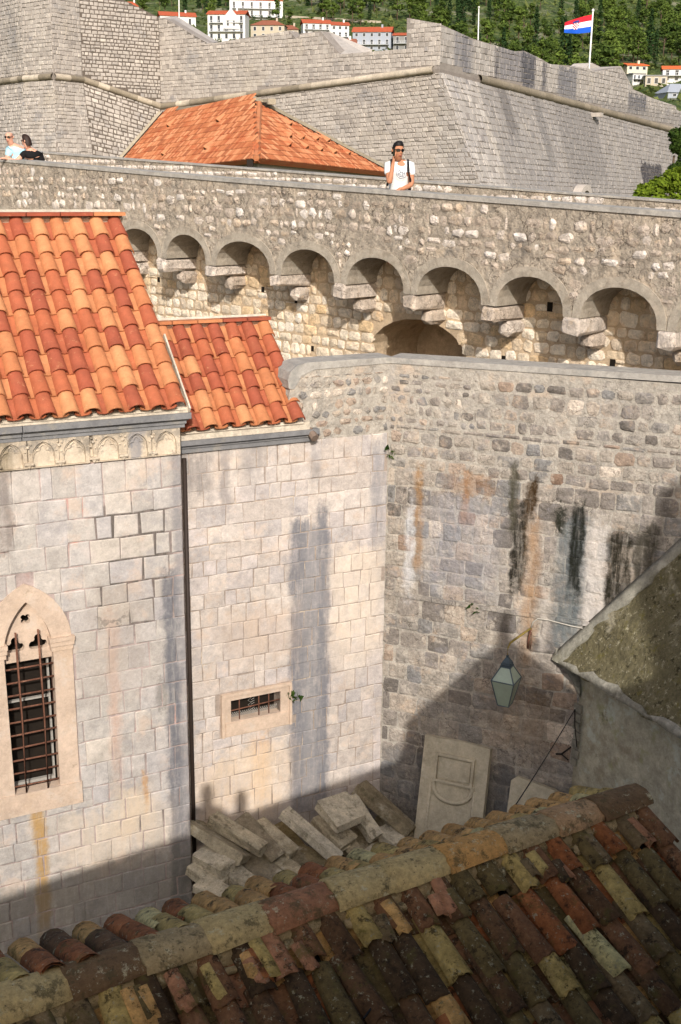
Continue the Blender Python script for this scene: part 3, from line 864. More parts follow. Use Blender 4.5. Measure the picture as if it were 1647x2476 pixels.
# coping with a rounded end
cp = [(1.545 + .0, 6.45), (1.53, 6.56), (1.57, 6.66), (1.66, 6.735), (1.80, 6.765), (S_F2C + .05, 6.765), (S_F2C + .05, 6.69), (1.9, 6.67), (1.72, 6.60), (1.62, 6.44)]
mb = MB(); mb.add(*prism(cp, F2, -.42, .012))
mb.build('coping', M_coping, CWL)
mb = MB(); mb.add(*prism([(.0, 6.69), (4.15, 6.725), (4.15, 6.80), (.0, 6.766)], RW, -.42, .016)); mb.build('coping', M_coping, CWL)
mb = MB()
mb.tube([RW.P(2.52, 1.62, .02), RW.P(2.60, 1.66, .07), RW.P(2.72, 1.80, .10)], .013, 6); mb.tube([RW.P(2.60, 1.66, .07), RW.P(2.70, 1.60, .09)], .01, 6)
mb.build('iron_hook', plain_mat('black_iron', L(34, 30, 28), .6), CWL)

# ------------------------------------------------------------------ city wall with machicolated arches
CTY = thing('city_wall', 'long medieval city wall with a row of small arches on stone corbels below its parapet', 'wall', CW.P(-2, -.3, -1.5))
cor_px = [(383.6, 620.4), (500.7, 643.7), (655.6, 664), (811, 685), (978.6, 710.5), (1166.8, 731), (1364.5, 761), (1590.8, 800)]
ztop = lambda s: 8.83 - .0395 * s if s > -4 else 8.988 - .047 * (s + 4)
zspr = lambda s: 7.405 - .0365 * (s + .0)
left_s = [CW.st(*p)[0] for p in cor_px]       # left lower corner of each pier
pier = [left_s[0] - 1.42 * k for k in (4, 3, 2, 1)] + left_s + [left_s[-1] + 1.37]
PW = .24
par = MB()
def strip(mb, pts_bot, pts_top, S, o0, o1, tint=.5):
    n = len(pts_bot)
    V = [S.P(a, b, o1) for a, b in pts_bot] + [S.P(a, b, o1) for a, b in pts_top] + [S.P(a, b, o0) for a, b in pts_bot] + [S.P(a, b, o0) for a, b in pts_top]
    Fc = []
    for i in range(n - 1):
        Fc += [(i, i + 1, n + i + 1, n + i), (2 * n + i + 1, 2 * n + i, 3 * n + i, 3 * n + i + 1), (i + 1, i, 2 * n + i, 2 * n + i + 1), (n + i, n + i + 1, 3 * n + i + 1, 3 * n + i)]
    Fc += [(0, n, 3 * n, 2 * n), (n - 1, 2 * n + n - 1, 3 * n + n - 1, n + n - 1)]
    mb.add(V, Fc, tint)
arches = []
NA = 14
for i in range(len(pier) - 1):
    a0 = pier[i] + PW; a1 = pier[i + 1]
    cx = (a0 + a1) / 2; rx = (a1 - a0) / 2; z0 = zspr(cx); z0l = zspr(pier[i] + PW / 2); z0r = zspr(pier[i + 1])
    arc = [(cx - rx * math.cos(math.pi * k / NA), (z0l + (z0r - z0l) * k / NA) + .46 * math.sin(math.pi * k / NA) ** .85) for k in range(NA + 1)]
    arches.append((arc, cx, rx, z0))
# parapet body, one strip over piers and arches
bot = [(pier[0], zspr(pier[0]))]
for (arc, cx, rx, z0) in arches: bot += arc
bot.append((pier[-1] + PW, zspr(pier[-1])))
bot = sorted(bot, key=lambda p: p[0])
bot2 = []
for p in bot:
    if not bot2 or p[0] - bot2[-1][0] > 1e-4: bot2.append(p)
top2 = [(a, ztop(a) - .06) for a, b in bot2]
strip(par, bot2, top2, CW, -.45, 0)
parapet = par.build('parapet', M_rub_mortar, CTY)
# floor slab of the wall walk, carried by vault webs behind the arches
mb = MB()
web_t = [(a, max(b + .02, min(ztop(a) - 1.05, 8.0))) for a, b in bot2]
strip(mb, bot2, [(a, ztop(a) - .72) for a, b in bot2], CW, -DREC - .02, -.452)
mb.build('vault', M_ring, CTY)
mb = MB()
strip(mb, [(a, ztop(a) - 1.3) for a in (-16, -4, 6)], [(a, ztop(a) - 1.0) for a in (-16, -4, 6)], CW, -3.0, -1.0)
mb.build('wall_walk', M_coping, CTY)
# rendered rings
for (arc, cx, rx, z0) in arches:
    n = len(arc); kx, kz = (rx + .135) / rx, 1.27
    kx = min(kx, (rx + PW / 2 - .004) / rx)
    out = []
    for k, (a, b) in enumerate(arc):
        zl = b - .46 * math.sin(math.pi * k / NA) ** .85
        out.append((cx + (a - cx) * kx, zl + (b - zl) * kz))
    out[0] = (out[0][0], arc[0][1]); out[-1] = (out[-1][0], arc[-1][1])
    mb = MB(); inn = [(cx + (a - cx) * .985, b - .006 if 0 < k < n - 1 else b) for k, (a, b) in enumerate(arc)]
    strip(mb, inn, out, CW, -DREC + .02, .018 + rng.uniform(-.003, .003))
    mb.build('arch', M_ring, CTY)
# corbels
def block_geo(c, ax, half, jit=.012, bev=.03, r=rng, nose=False):
    import bmesh
    bm = bmesh.new(); bmesh.ops.create_cube(bm, size=2.0)
    for v in bm.verts:
        v.co = Vector((v.co.x * half[0], v.co.y * half[1], v.co.z * half[2]))
    bmesh.ops.bevel(bm, geom=list(bm.edges), offset=bev, segments=1, affect='EDGES', profile=.5)
    Vv = []
    for v in bm.verts:
        q = np.array(v.co[:]) + np.array([r.uniform(-jit, jit) for _ in range(3)])
        Vv.append(np.array(c) + ax[0] * q[0] + ax[1] * q[1] + ax[2] * q[2])
    Fc = [tuple(x.index for x in f.verts) for f in bm.faces]
    bm.free()
    return Vv, Fc
Z3 = np.array([0, 0, 1.0])
rc = random.Random(4)
for i, ps in enumerate(pier):
    zc = zspr(ps + PW / 2)
    cx = ps + PW / 2 + rc.uniform(-.01, .01)
    hh = .105 + rc.uniform(-.01, .012)
    # upper stone, from the wall out to the front of the arches
    V, Fc = block_geo(CW.P(cx, zc - hh - .005, -.33), (CW.d, CW.n, Z3), (.122 + rc.uniform(-.012, .012), .385, hh), .02, .04, rc)
    CBL = mk('corbel', V, Fc, M_rub, CTY, tint=rc.choice([.3, .45, .5]))
    h2 = .11
    V, Fc = block_geo(CW.P(cx + rc.uniform(-.01, .01), zc - 2 * hh - h2 - .01, -.55), (CW.d, CW.n, Z3), (.108, .19 + rc.uniform(-.02, .03), h2), .02, .06, rc)
    mk('corbel_stone', V, Fc, M_rub, CBL, tint=rc.choice([.35, .5, .2]))
# recessed lower wall with a low arched opening
oa0 = CB.st(893, 840)[0]; oa1 = CB.st(1132, 850)[0]
ocx = (oa0 + oa1) / 2; orx = (oa1 - oa0) / 2
otop = CB.st(1010, 772)[1]
mb = MB()
SB0 = -16.0
strip(mb, [(SB0, -.4), (oa0, -.4)], [(SB0, 8.6), (oa0, 8.02)], CB, -1.2, 0)
strip(mb, [(oa1, -.4), (6.2, -.4)], [(oa1, 8.0), (6.2, 7.8)], CB, -1.2, 0)
oarc = [(ocx - orx * math.cos(math.pi * k / 12), otop - .62 + .62 * math.sin(math.pi * k / 12)) for k in range(13)]
strip(mb, oarc, [(a, 8.01) for a, b in oarc], CB, -1.2, 0)
mb.sbox(CB, oa0 - .05, oa1 + .05, 5.2, otop + .1, -1.3, -1.19)
recw = mb.build('lower_wall', M_rec_mortar, CTY)
holes_px = [((1020, 725), .10, .14), ((1330, 742), .10, .14), ((1218, 872), .085, .15), ((1481, 882), .09, .16), ((756, 843), .07, .10), ((716, 725), .07, .12), ((636, 700), .08, .10), ((384, 676), .08, .1), ((340, 672), .08, .08)]
hls = []
for (p, hw, hh) in holes_px:
    s_, z_ = CB.st(*p); hls.append((s_ - hw / 2, s_ + hw / 2, z_ - hh / 2, z_ + hh / 2))
items = []
rr_ = random.Random(33)
for (a, b, c, d) in cut_holes(courses(-8.2, 5.4, 5.4, 8.2, (.15, .21), (.14, .32), .022, rr_, .008), hls):
    m = (a + b) / 2; mz = (c + d) / 2
    if oa0 - .02 < m < oa1 + .02:
        k = (m - ocx) / orx
        if mz < otop - .62 + .62 * math.sqrt(max(0, 1 - k * k)) + .08: continue
    poly = rough_poly(a, b, c, d, rr_, .24, .10)
    items.append(stone_item(CB, poly, rr_.uniform(.006, .026), .018, rr_.uniform(.0, .02)))
emit_stones(items, recw, M_rec)
mb = MB()
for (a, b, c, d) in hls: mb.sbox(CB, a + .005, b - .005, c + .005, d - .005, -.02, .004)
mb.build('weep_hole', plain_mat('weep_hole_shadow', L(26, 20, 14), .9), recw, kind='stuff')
# parapet stones set in thick mortar
items = []
rp = random.Random(8)
for (a, b, c, d) in courses(-11.2, 5.6, 7.2, 9.3, (.11, .2), (.09, .28), .045, rp, .03):
    m = (a + b) / 2
    if d > ztop(m) - .10: continue
    lo = None
    for (arc, cx, rx, z0) in arches:
        if cx - rx - PW / 2 <= m <= cx + rx + PW / 2:
            k = min(1, abs(m - cx) / (rx + .13)); lo = zspr(m) + .66 * math.sqrt(max(0, 1 - k * k)) + .04
    if lo is None or c < lo - .02: continue
    big = rp.random()
    if big < .12: continue
    poly = rough_poly(a, b, c, d, rp, .32, .16)
    items.append(stone_item(CW, poly, rp.uniform(.002, .016) if big < .75 else rp.uniform(.014, .03), .025, rp.uniform(0, .014), tint=(rp.uniform(.0, .4) if big < .62 else rp.uniform(.4, .95))))
emit_stones(items, parapet, M_rub)
cpn = MB()
strip(cpn, [(a, ztop(a) - .062) for a in (-16, -10, -7, -4, 0, 3, 6.2)], [(a, ztop(a)) for a in (-16, -10, -7, -4, 0, 3, 6.2)], CW, -.47, .022)
cpn.build('coping', M_coping, CTY)
# inner parapet on the far side of the walk
ft = lambda s: 8.885 - .0465 * s
FP = CW.off(-2.5)
mb = MB(); strip(mb, [(-17, ft(-17) - 1.3), (7, ft(7) - 1.3)], [(-17, ft(-17) - .026), (7, ft(7) - .026)], FP, -.4, 0)
farp = mb.build('far_parapet', M_rub_mortar, CTY)
items = []
for (a, b, c, d) in courses(-14, 5.5, 7.8, 9.6, (.09, .14), (.12, .3), .025, rp, .01):
    m = (a + b) / 2
    if d > ft(m) - .035 or c < ft(m) - .45: continue
    items.append(stone_item(FP, rough_poly(a, b, c, d, rp, .3, .14), rp.uniform(.006, .02), .02, .01, tint=rp.uniform(.45, .8)))
emit_stones(items, farp, M_rub)
mb = MB(); strip(mb, [(-17, ft(-17) - .028), (7, ft(7) - .028)], [(-17, ft(-17)), (7, ft(7))], FP, -.42, .02)
mb.build('coping', M_coping, CTY)

# ------------------------------------------------------------------ plastered house with lichen roof (right)
PH = thing('plastered_house', 'grey green plastered house corner under a lichen covered cement roof', 'house', RW.P(3.2, -.3, .6))
M_plaster = stone_mat('old_plaster', [(0, L(176, 170, 150)), (1, L(176, 170, 150))], patch=[L(138, 128, 108), L(190, 196, 184), L(150, 150, 112)], patch_amt=.85, patch_scale=1.9, fine=(.66, 1.25), bump=.7, bscale=16, mid=(.7, 1.25), lichen=[(5, .58, L(186, 180, 164), .6), (4, .60, L(96, 88, 70), .7)])
M_lich = stone_mat('lichen_cement', [(0, L(118, 110, 82)), (1, L(118, 110, 82))], patch=[L(84, 76, 44), L(168, 160, 138)], patch_amt=.7, patch_scale=1.5, fine=(.45, 1.4), bump=1.0, bscale=30, bdist=.02,
                   lichen=[(9, .53, L(52, 47, 28), .9), (14, .55, L(182, 174, 146), .75), (6, .57, L(112, 104, 52), .8), (4.5, .63, L(196, 190, 172), .8)])
M_lichpale = stone_mat('pale_cement_edge', [(0, L(146, 142, 129)), (1, L(146, 142, 129))], patch=[L(104, 100, 82), L(180, 174, 160)], patch_amt=.7, patch_scale=2.5, fine=(.6, 1.25), bump=.9, lichen=[(26, .58, L(56, 52, 38), .85)])
hA = RW.P(2.40, 2.98, .02)
hT = RW.P(3.95, 4.86, .02)
eB = atZ(1647, 1780, 2.98); ed = (eB - hA) / np.linalg.norm(eB - hA)
hB = hA + ed * 5.5; hTB = hT + ed * 5.5
up_ = (hT - hA) / np.linalg.norm(hT - hA)
rn = np.cross(ed, up_); rn = rn if rn[2] > 0 else -rn; rn /= np.linalg.norm(rn)
NI, NJ = 26, 26
V = []; Fc = []
for j in range(NJ + 1):
    for i in range(NI + 1):
        p = hA + ed * 5.5 * (i / NI) ** 1.3 + (hT - hA) * (j / NJ)
        e = .03 if 0 < i and 0 < j else 0
        edge = (.035 * math.sin(i * 2.1) + .03 * math.sin(i * .9 + 1)) if j == 0 else 0
        V.append(p + rn * (nrs.uniform(-.012, .012) - .02 * math.sin(j * .5)) + up_ * edge)
n0 = len(V)
V += [np.array(v) - rn * .10 for v in V]
for j in range(NJ):
    for i in range(NI):
        a = j * (NI + 1) + i
        Fc.append((a, a + 1, a + NI + 2, a + NI + 1)); Fc.append((n0 + a + 1, n0 + a, n0 + a + NI + 1, n0 + a + NI + 2))
for i in range(NI): Fc.append((i + 1, i, n0 + i, n0 + i + 1))
for j in range(NJ):
    a = j * (NI + 1); Fc.append((a, a + NI + 1, n0 + a + NI + 1, n0 + a))
hroof = mk('roof', V, Fc, M_lich, PH, True, .5)
# cement fillet where the roof meets the wall, and a crumbling pale eave
V = []; Fc = []
for k in range(25):
    p = hA + (hT - hA) * (k / 24) - up_ * .03 * (k == 0); w = .15 + .02 * math.sin(k * 1.7) + nrs.uniform(-.012, .012)
    pw = p + RW.n * -.015
    V += [pw + Z3 * .08, p + ed * w * .25 + rn * .036, p + ed * w + rn * .012, p + ed * w - rn * .03, pw - rn * .05]
for k in range(24):
    for q in range(5):
        Fc.append((5 * k + q, 5 * k + (q + 1) % 5, 5 * k + 5 + (q + 1) % 5, 5 * k + 5 + q))
Fc += [(0, 1, 2, 3, 4), (124, 123, 122, 121, 120)]
mk('cement_fillet', V, Fc, M_lichpale, hroof, True)
V = []; Fc = []
for k in range(31):
    p = hA + ed * 5.5 * (k / 30) ** 1.3
    w = .09 + .04 * math.sin(k * 2.3) + .04 * math.sin(k * .7 + 2) + nrs.uniform(-.02, .02)
    lo = -.03 + nrs.uniform(-.02, .02)
    V += [p + up_ * lo - rn * .09, p + up_ * lo + rn * .008, p + up_ * w * .6 + rn * .022, p + up_ * w - rn * .004]
for k in range(30):
    for q in range(3): Fc.append((4 * k + q, 4 * k + q + 1, 4 * k + 5 + q, 4 * k + 4 + q))
mk('eave_edge', V, Fc, M_lichpale, hroof, True)
# plastered wall below the eave
jA = RW.P(2.76, -.4, .0)
wn_ = np.array([ed[1], -ed[0], 0]); wn_ /= np.linalg.norm(wn_)
if wn_[0] > 0: wn_ = -wn_
edh = np.array([ed[0], ed[1], 0]); edh /= np.linalg.norm(edh)
V = []; Fc = []
NZ = 14
for i in range(25):
    for k in range(NZ + 1):
        s = 5.6 * (i / 24); z = -.4 + (3.28 + .4) * k / NZ
        V.append(jA * [1, 1, 0] + edh * s + Z3 * z + wn_ * (nrs.uniform(-.008, .008) + .01 * math.sin(s * 2 + z)))
n0 = len(V)
V += [v - wn_ * .4 for v in V]
for i in range(24):
    for k in range(NZ):
        a = i * (NZ + 1) + k
        Fc.append((a, a + 1, a + NZ + 2, a + NZ + 1)); Fc.append((n0 + a + 1, n0 + a, n0 + a + NZ + 1, n0 + a + NZ + 2))
for k in range(NZ): Fc.append((k + 1, k, n0 + k, n0 + k + 1))
mk('wall', V, Fc, M_plaster, PH, True)
# pale rounded cove under the roof corner
V = []; Fc = []
for k in range(9):
    t = k / 8
    p = RW.P(2.42 + .36 * t, 2.92 - .42 * t - .10 * math.sin(math.pi * t) * -1, 0)
    V += [p + RW.n * .0, p + RW.n * (.035 + .02 * math.sin(3 * t)), p + RW.n * .05 + np.array([0, 0, .10]), p + Z3 * .22]
for k in range(8):
    for q in range(3): Fc.append((4 * k + q, 4 * k + q + 1, 4 * k + 5 + q, 4 * k + 4 + q))
mk('cove', V, Fc, M_lichpale, PH, True)
mb = MB(); zz = 2.5
for k in range(7):
    mb.frame_box(jA * [1, 1, 0] + Z3 * (2.35 - .13 * k) + wn_ * .01 + edh * (.03 + .02 * (k % 2)), (edh, wn_, Z3), (.05 + .02 * rng.random(), .03, .055))
mb.build('bare_edge', M_lichpale, PH)

# ------------------------------------------------------------------ old roof in the foreground
OR = thing('old_tiled_roof', 'mossy old barrel tile roof with patched ridge tiles in the shade', 'roof', (0.2, 5.4, 4.0))
N = NT('old_clay_tile')
dk = L(78, 60, 40); ms = L(104, 88, 54); gb = L(116, 97, 68)
c = N.ramp(N.attr(), [(0, dk), (.12, ms), (.24, L(98, 72, 48)), (.36, gb), (.48, L(122, 86, 58)), (.58, L(176, 152, 92)), (.68, L(198, 184, 128)), (.78, L(150, 92, 54)), (.88, L(164, 116, 84)), (.96, L(190, 148, 90))], 'CONSTANT')
c = N.mix(1.0, c, N.gray(N.noise(3.5, 5, .7), .7, 1.25), 'MULTIPLY')
c = N.mix(1.0, c, N.gray(N.noise(20, 8, .75), .4, 1.6), 'MULTIPLY')
c = N.mix(N.mr(N.noise(11, 8, .78), .52, .62, 0, .85), c, L(44, 34, 22))
c = N.mix(N.mr(N.noise(26, 6, .75), .58, .65, 0, .8), c, L(160, 152, 124))
c = N.mix(N.mr(N.noise(6.3, 7, .75), .54, .66, 0, .7), c, L(92, 84, 42))
N.lk(c, N.b.inputs['Base Color']); N.b.inputs['Roughness'].default_value = .95
b1 = N.node('ShaderNodeBump', {'Height': N.noise(26, 8, .75), 'Strength': .9, 'Distance': .012}); N.lk(b1.outputs[0], N.b.inputs['Normal'])
M_old = N.m
N = NT('old_ridge_tile')
c = N.ramp(N.attr(), [(0, L(168, 146, 106)), (.2, L(190, 166, 114)), (.4, L(160, 112, 80)), (.55, L(196, 148, 86)), (.7, L(178, 142, 102)), (.85, L(118, 92, 64)), (1, L(180, 128, 88))], 'CONSTANT')
c = N.mix(1.0, c, N.gray(N.noise(5, 6, .7), .75, 1.2), 'MULTIPLY')
c = N.mix(1.0, c, N.gray(N.noise(30, 8, .78), .55, 1.4), 'MULTIPLY')
c = N.mix(N.mr(N.noise(9, 8, .8), .50, .62, 0, .8), c, L(88, 78, 52))
c = N.mix(N.mr(N.noise(14, 8, .8), .56, .64, 0, .8), c, L(196, 186, 150))
c = N.mix(N.mr(N.noise(32, 6, .78), .58, .66, 0, .8), c, L(60, 52, 38))
N.lk(c, N.b.inputs['Base Color']); N.b.inputs['Roughness'].default_value = .95
b1 = N.node('ShaderNodeBump', {'Height': N.noise(30, 8, .75), 'Strength': 1.0, 'Distance': .015}); N.lk(b1.outputs[0], N.b.inputs['Normal'])
M_oldr = N.m
dR = dirn(60); hu = np.array([-dR[1], dR[0], 0])           # horizontal, away from the viewer
rid0 = atY(780, 2165, 6.0)
opit = math.radians(24); bpit = math.radians(21)
Uf, Nf_, Rf = roof_frame(dR, hu, opit)                       # up the near slope
def rp_(s): return rid0 + dR * s + Z3 * (-.075 + .004 * math.sin(s * 2.3))
# under-roof deck and walls
lo_s, hi_s = -3.4, 2.50
mb = MB()
A0, A1 = rp_(lo_s) - Z3 * .06, rp_(hi_s) - Z3 * .06
dnf = -Uf
Ub = np.array([*(-hu * math.cos(bpit))[:2], math.sin(bpit)])
dnb = -Ub
pts = []
for q in (A0, A1):
    f_ = q + dnf * 2.9; b_ = q + dnb * .72
    pts += [q, f_, np.array([f_[0], f_[1], -.35]), np.array([b_[0], b_[1], -.35]), b_]
mb.add(pts, [(0, 1, 2, 3, 4), (9, 8, 7, 6, 5), (0, 5, 6, 1), (1, 6, 7, 2), (3, 8, 9, 4), (4, 9, 5, 0)])
mb.build('wall', plain_mat('dark_shed_wall', L(52, 46, 36), .95, 0, (.6, 1.3), 8), OR)
ro = random.Random(17)
def tint_old():
    q = ro.random()
    return ro.choice([.05, .17, .29, .42, .52]) if q < .86 else ro.choice([.62, .73, .82, .92, .98, .62])
ocov = {}
def otile(t, kind):
    key = (t, kind, ro.randrange(3))
    if key not in ocov:
        if kind == 'c': ocov[key] = tile_mesh('barrel_tile', .160 * ro.uniform(.92, 1.06), .130, .45, .062 * ro.uniform(.9, 1.1), .056, .014, 6, M_old, t, lift0=.045, lift1=.008, chip=.012)
        elif kind == 'p': ocov[key] = tile_mesh('channel_tile', .15, .17, .46, .05, .055, .014, 4, M_old, t, True, lift0=.055, lift1=.03, chip=.012)
        else: ocov[key] = tile_mesh('barrel_tile', .165, .15, .40, .066, .06, .014, 6, M_old, t, lift0=.02, lift1=.02, chip=.012)
    return ocov[key]
sp = .188
ncol = int((hi_s - lo_s) / sp)
for ci in range(ncol + 1):
    s = hi_s - .08 - ci * sp
    yaw0 = ro.uniform(-.03, .03)
    for k in range(9):
        d_ = .17 + .295 * (k + 1) + ro.uniform(-.05, .05) - (.10 if k == 0 else 0)
        base = rp_(s) + dnf * d_ + dR * ro.uniform(-.018, .018)
        t = tint_old()
        if s > 1.0 and ro.random() < .3: t = ro.choice([.62, .73, .98, .82])
        link('barrel_tile', otile(t, 'c'), base + Nf_ * ro.uniform(0, .014), OR, rotx(Rf, yaw0 + ro.uniform(-.05, .05), ro.uniform(-.02, .02), ro.uniform(-.07, .07)))
        link('channel_tile', otile(tint_old() if ro.random() < .6 else ro.choice([.62, .98, .98, .82]), 'p'), base - dR * sp / 2 + dnf * ro.uniform(-.04, .06) - Nf_ * .01, OR, rotx(Rf, ro.uniform(-.04, .04)))
# short broken pieces tucked under the ridge
for k in range(26):
    s = ro.uniform(lo_s + .3, hi_s - .1)
    t = ro.choice([.05, .17, .82, .92, .92, .62, .42, .98])
    me = tile_mesh('tile_piece', .10, .09, ro.uniform(.14, .24), .03, .028, .014, 4, M_old, t, lift0=.01, chip=.02)
    link('tile_piece', me, rp_(s) + dnf * ro.uniform(.30, .40) + Nf_ * .075, OR, rotx(Rf, ro.uniform(-.12, .12), ro.uniform(-.05, .05), ro.uniform(-.2, .2)))
# back slope: only the upper courses, their round ends showing above the ridge
Ubx, Nb_, Rb = roof_frame(-dR, -hu, bpit)
for ci in range(ncol + 1):
    s = hi_s - .06 - ci * sp
    for k in range(2):
        wv = min(1, max(0, (s + 1.6) / 2.6))
        base = rp_(s + .09) + dnb * (.42 + .29 * k + ro.uniform(-.05, .04)) + Nb_ * (.075 - .10 * wv - .012 * k)
        t = ro.choice([.98, .62, .98, .82, .98, .36, .98, .73, .62])
        link('barrel_tile', otile(t, 'b'), base, OR, rotx(Rb, ro.uniform(-.08, .08), ro.uniform(-.04, .04), ro.uniform(-.05, .05)))
# mortar bed and big ridge tiles
V = []; Fc = []
for k in range(41):
    s = lo_s + (hi_s - lo_s) * k / 40; p = rp_(s)
    j = lambda: ro.uniform(-.015, .015)
    V += [p + dnf * (.15 + j()) - Z3 * .05, p + dnf * (.13 + j()) + Nf_ * .055, p + Z3 * .09, p + dnb * (.15 + j()) + Nb_ * .06, p + dnb * .18 - Z3 * .05]
for k in range(40):
    for q in range(4): Fc.append((5 * k + q, 5 * k + q + 1, 5 * k + 6 + q, 5 * k + 5 + q))
mk('ridge_mortar', V, Fc, M_oldr, OR, True, .1)
s = hi_s; kk = 0
tl = [.86, .72, .02, .6, .25, .3, .45, .22, .02, .9, .3, .02, .45, .2]
while s > lo_s:
    ln = ro.uniform(.37, .45)
    nx = 8
    V = []; Fc = []
    for (y, w, h) in ((0, .148, .094), (ln * .5, .142, .089), (ln + .03, .132, .080)):
        for (ww, hh) in ((w, h), (w - .02, h - .022)):
            for q in range(nx + 1):
                a = math.pi * q / nx
                V.append(np.array([ww * math.cos(a) + ro.uniform(-.004, .004), y + (ro.uniform(-.012, .012) if y == 0 else 0), hh * math.sin(a) + ro.uniform(-.004, .004)]))
    m_ = nx + 1
    for r_ in range(2):
        for q in range(nx):
            a = r_ * 2 * m_ + q; b = a + 2 * m_
            Fc.append((a, a + 1, b + 1, b)); Fc.append((a + m_ + 1, a + m_, b + m_, b + m_ + 1))
    for q in range(nx): Fc.append((q + 1, q, m_ + q, m_ + q + 1))
    me = mesh_of('ridge_tile', V, Fc, M_oldr, True, tl[kk % len(tl)])
    # local x across the ridge, y towards lower s
    ax = np.stack([hu, dR, Z3], 1)
    link('ridge_tile', me, rp_(s - ln) + Z3 * (.035 + ro.uniform(-.006, .008)), OR, rotx(ax, ro.uniform(-.05, .05), ro.uniform(-.01, .03), ro.uniform(-.06, .06)))
    s -= ln; kk += 1
# moss blobs and mortar lumps along the ridge joints
mb = MB()
for k in range(60):
    s = ro.uniform(lo_s, hi_s); p = rp_(s) + dnf * ro.uniform(.16, .22) + Nf_ * .03
    V, Fc = block_geo(p, (dR, Uf, Nf_), (ro.uniform(.02, .06), ro.uniform(.015, .03), ro.uniform(.012, .025)), .01, .012, ro)
    mb.add(V, Fc, .05)
mb.build('mortar_lumps', M_oldr, OR, True, kind='stuff')

# ------------------------------------------------------------------ lantern on its bracket
LA = thing('wall_lantern', 'four sided glass lantern hanging from a rusty yellow bracket on the rubble wall', 'lantern', RW.P(1.88, 2.3, .45))
LC = RW.P(1.89, 2.74, .45)
M_lm = plain_mat('lantern_metal', L(72, 84, 92), .55, .3, (.8, 1.2), 30)
M_glass = stone_mat('lantern_glass', [(0, L(184, 198, 178)), (1, L(184, 198, 178))], rough=.25, fine=(.95, 1.05), bump=.0, patch=[L(176, 190, 190)], patch_amt=.4)
M_glass.node_tree.nodes['Principled BSDF'].inputs['Transmission Weight'].default_value = .35
M_glass.node_tree.nodes['Principled BSDF'].inputs['Specular IOR Level'].default_value = .5
ang = math.radians(18)
def ring4(h, r_): return [LC + np.array([math.cos(ang + math.pi / 2 * k) * r_, math.sin(ang + math.pi / 2 * k) * r_, h]) for k in range(4)]
bot4, mid4, top4 = ring4(-.33, .105), ring4(.03, .215), ring4(.21, .085)
for k in range(4):
    k2 = (k + 1) % 4
    for (lo4, hi4) in ((bot4, mid4), (mid4, top4)):
        n_ = np.cross(lo4[k2] - lo4[k], hi4[k] - lo4[k]); n_ /= np.linalg.norm(n_)
        q = [lo4[k], lo4[k2], hi4[k2], hi4[k]]
        mk('glass_pane', q + [p - n_ * .004 for p in q], [(0, 1, 2, 3), (7, 6, 5, 4), (0, 4, 5, 1), (1, 5, 6, 2), (2, 6, 7, 3), (3, 7, 4, 0)], M_glass, LA, tint=.5)
mb = MB()
for k in range(4):
    k2 = (k + 1) % 4
    mb.tube([bot4[k], mid4[k]], .0075, 5); mb.tube([mid4[k], top4[k]], .009, 5)
    for r4 in (bot4, mid4, top4): mb.tube([r4[k], r4[k2]], .0075, 5)
mb.tube([bot4[0], bot4[2]], .006, 4); mb.tube([bot4[1], bot4[3]], .006, 4)
mb.build('lantern_frame', M_lm, LA)
mb = MB()
for (h0, r0, h1, r1_) in ((.205, .105, .225, .10), (.235, .092, .255, .086), (.262, .078, .285, .066), (.287, .06, .325, .03), (.325, .022, .36, .02)):
    a_, b_ = ring4(h0, r0), ring4(h1, r1_)
    mb.add(a_ + b_, [(3, 2, 1, 0), (4, 5, 6, 7)] + [(k, (k + 1) % 4, 4 + (k + 1) % 4, 4 + k) for k in range(4)])
mb.build('cap', M_lm, LA)
M_yel = stone_mat('yellowed_iron', [(0, L(140, 122, 62)), (1, L(140, 122, 62))], patch=[L(84, 66, 38)], patch_amt=.8, patch_scale=14, bump=.3)
topc = LC + Z3 * .36
wallp = RW.P(2.08, 3.36, .03)
mb = MB(); mb.tube([topc, topc + Z3 * .10, topc + Z3 * .16 + (wallp - topc) * [.1, .1, 0], wallp + RW.n * .03 + Z3 * .0], [.008, .009, .014, .014], 7)
mb.build('arm', M_yel, LA, True)
mb = MB(); mb.tube([wallp + RW.n * .02, RW.P(2.06, 3.2, .05), RW.P(2.05, 3.06, .015)], [.016, .014, .016], 6); mb.tube([RW.P(2.09, 3.3, .04), RW.P(2.10, 3.16, .06), RW.P(2.08, 3.05, .02)], .006, 5)
mb.build('stay', M_rust, LA, True)
mb = MB(); mb.tube([wallp, RW.P(2.10, 3.44, .03), RW.P(2.16, 3.50, .03), RW.P(2.30, 3.50, .025), RW.P(2.60, 3.47, .03), RW.P(2.75, 3.46, .02)], .008, 6)
setp(mb.build('electric_cable', plain_mat('pale_cable', L(184, 178, 166)), None, True), 'pale cable running along the wall from the lantern bracket to the cement roof', 'cable')
nail = jA * [1, 1, 0] + Z3 * 2.32 + wn_ * .05
endp = hit(880, 2462, rp_(0) + Nf_ * .16, Nf_)
mid_ = hit(1140, 2035, rp_(0) + Z3 * .3, np.array([hu[0], hu[1], 0]))
mb = MB()
cpts = []
for k in range(25):
    t = k / 24; p = nail * (1 - t) + endp * t; p = p - Z3 * .10 * math.sin(math.pi * t)
    cpts.append(p)
mb.tube(cpts, .0065, 5); mb.tube([nail, nail + wn_ * .03 - Z3 * .2 + edh * .06, nail - Z3 * .5 + edh * .10], .008, 5)
setp(mb.build('black_cable', plain_mat('black_rubber', L(22, 20, 18), .6), None, True), 'thin black cable sagging from the house corner down across the old roof', 'cable')

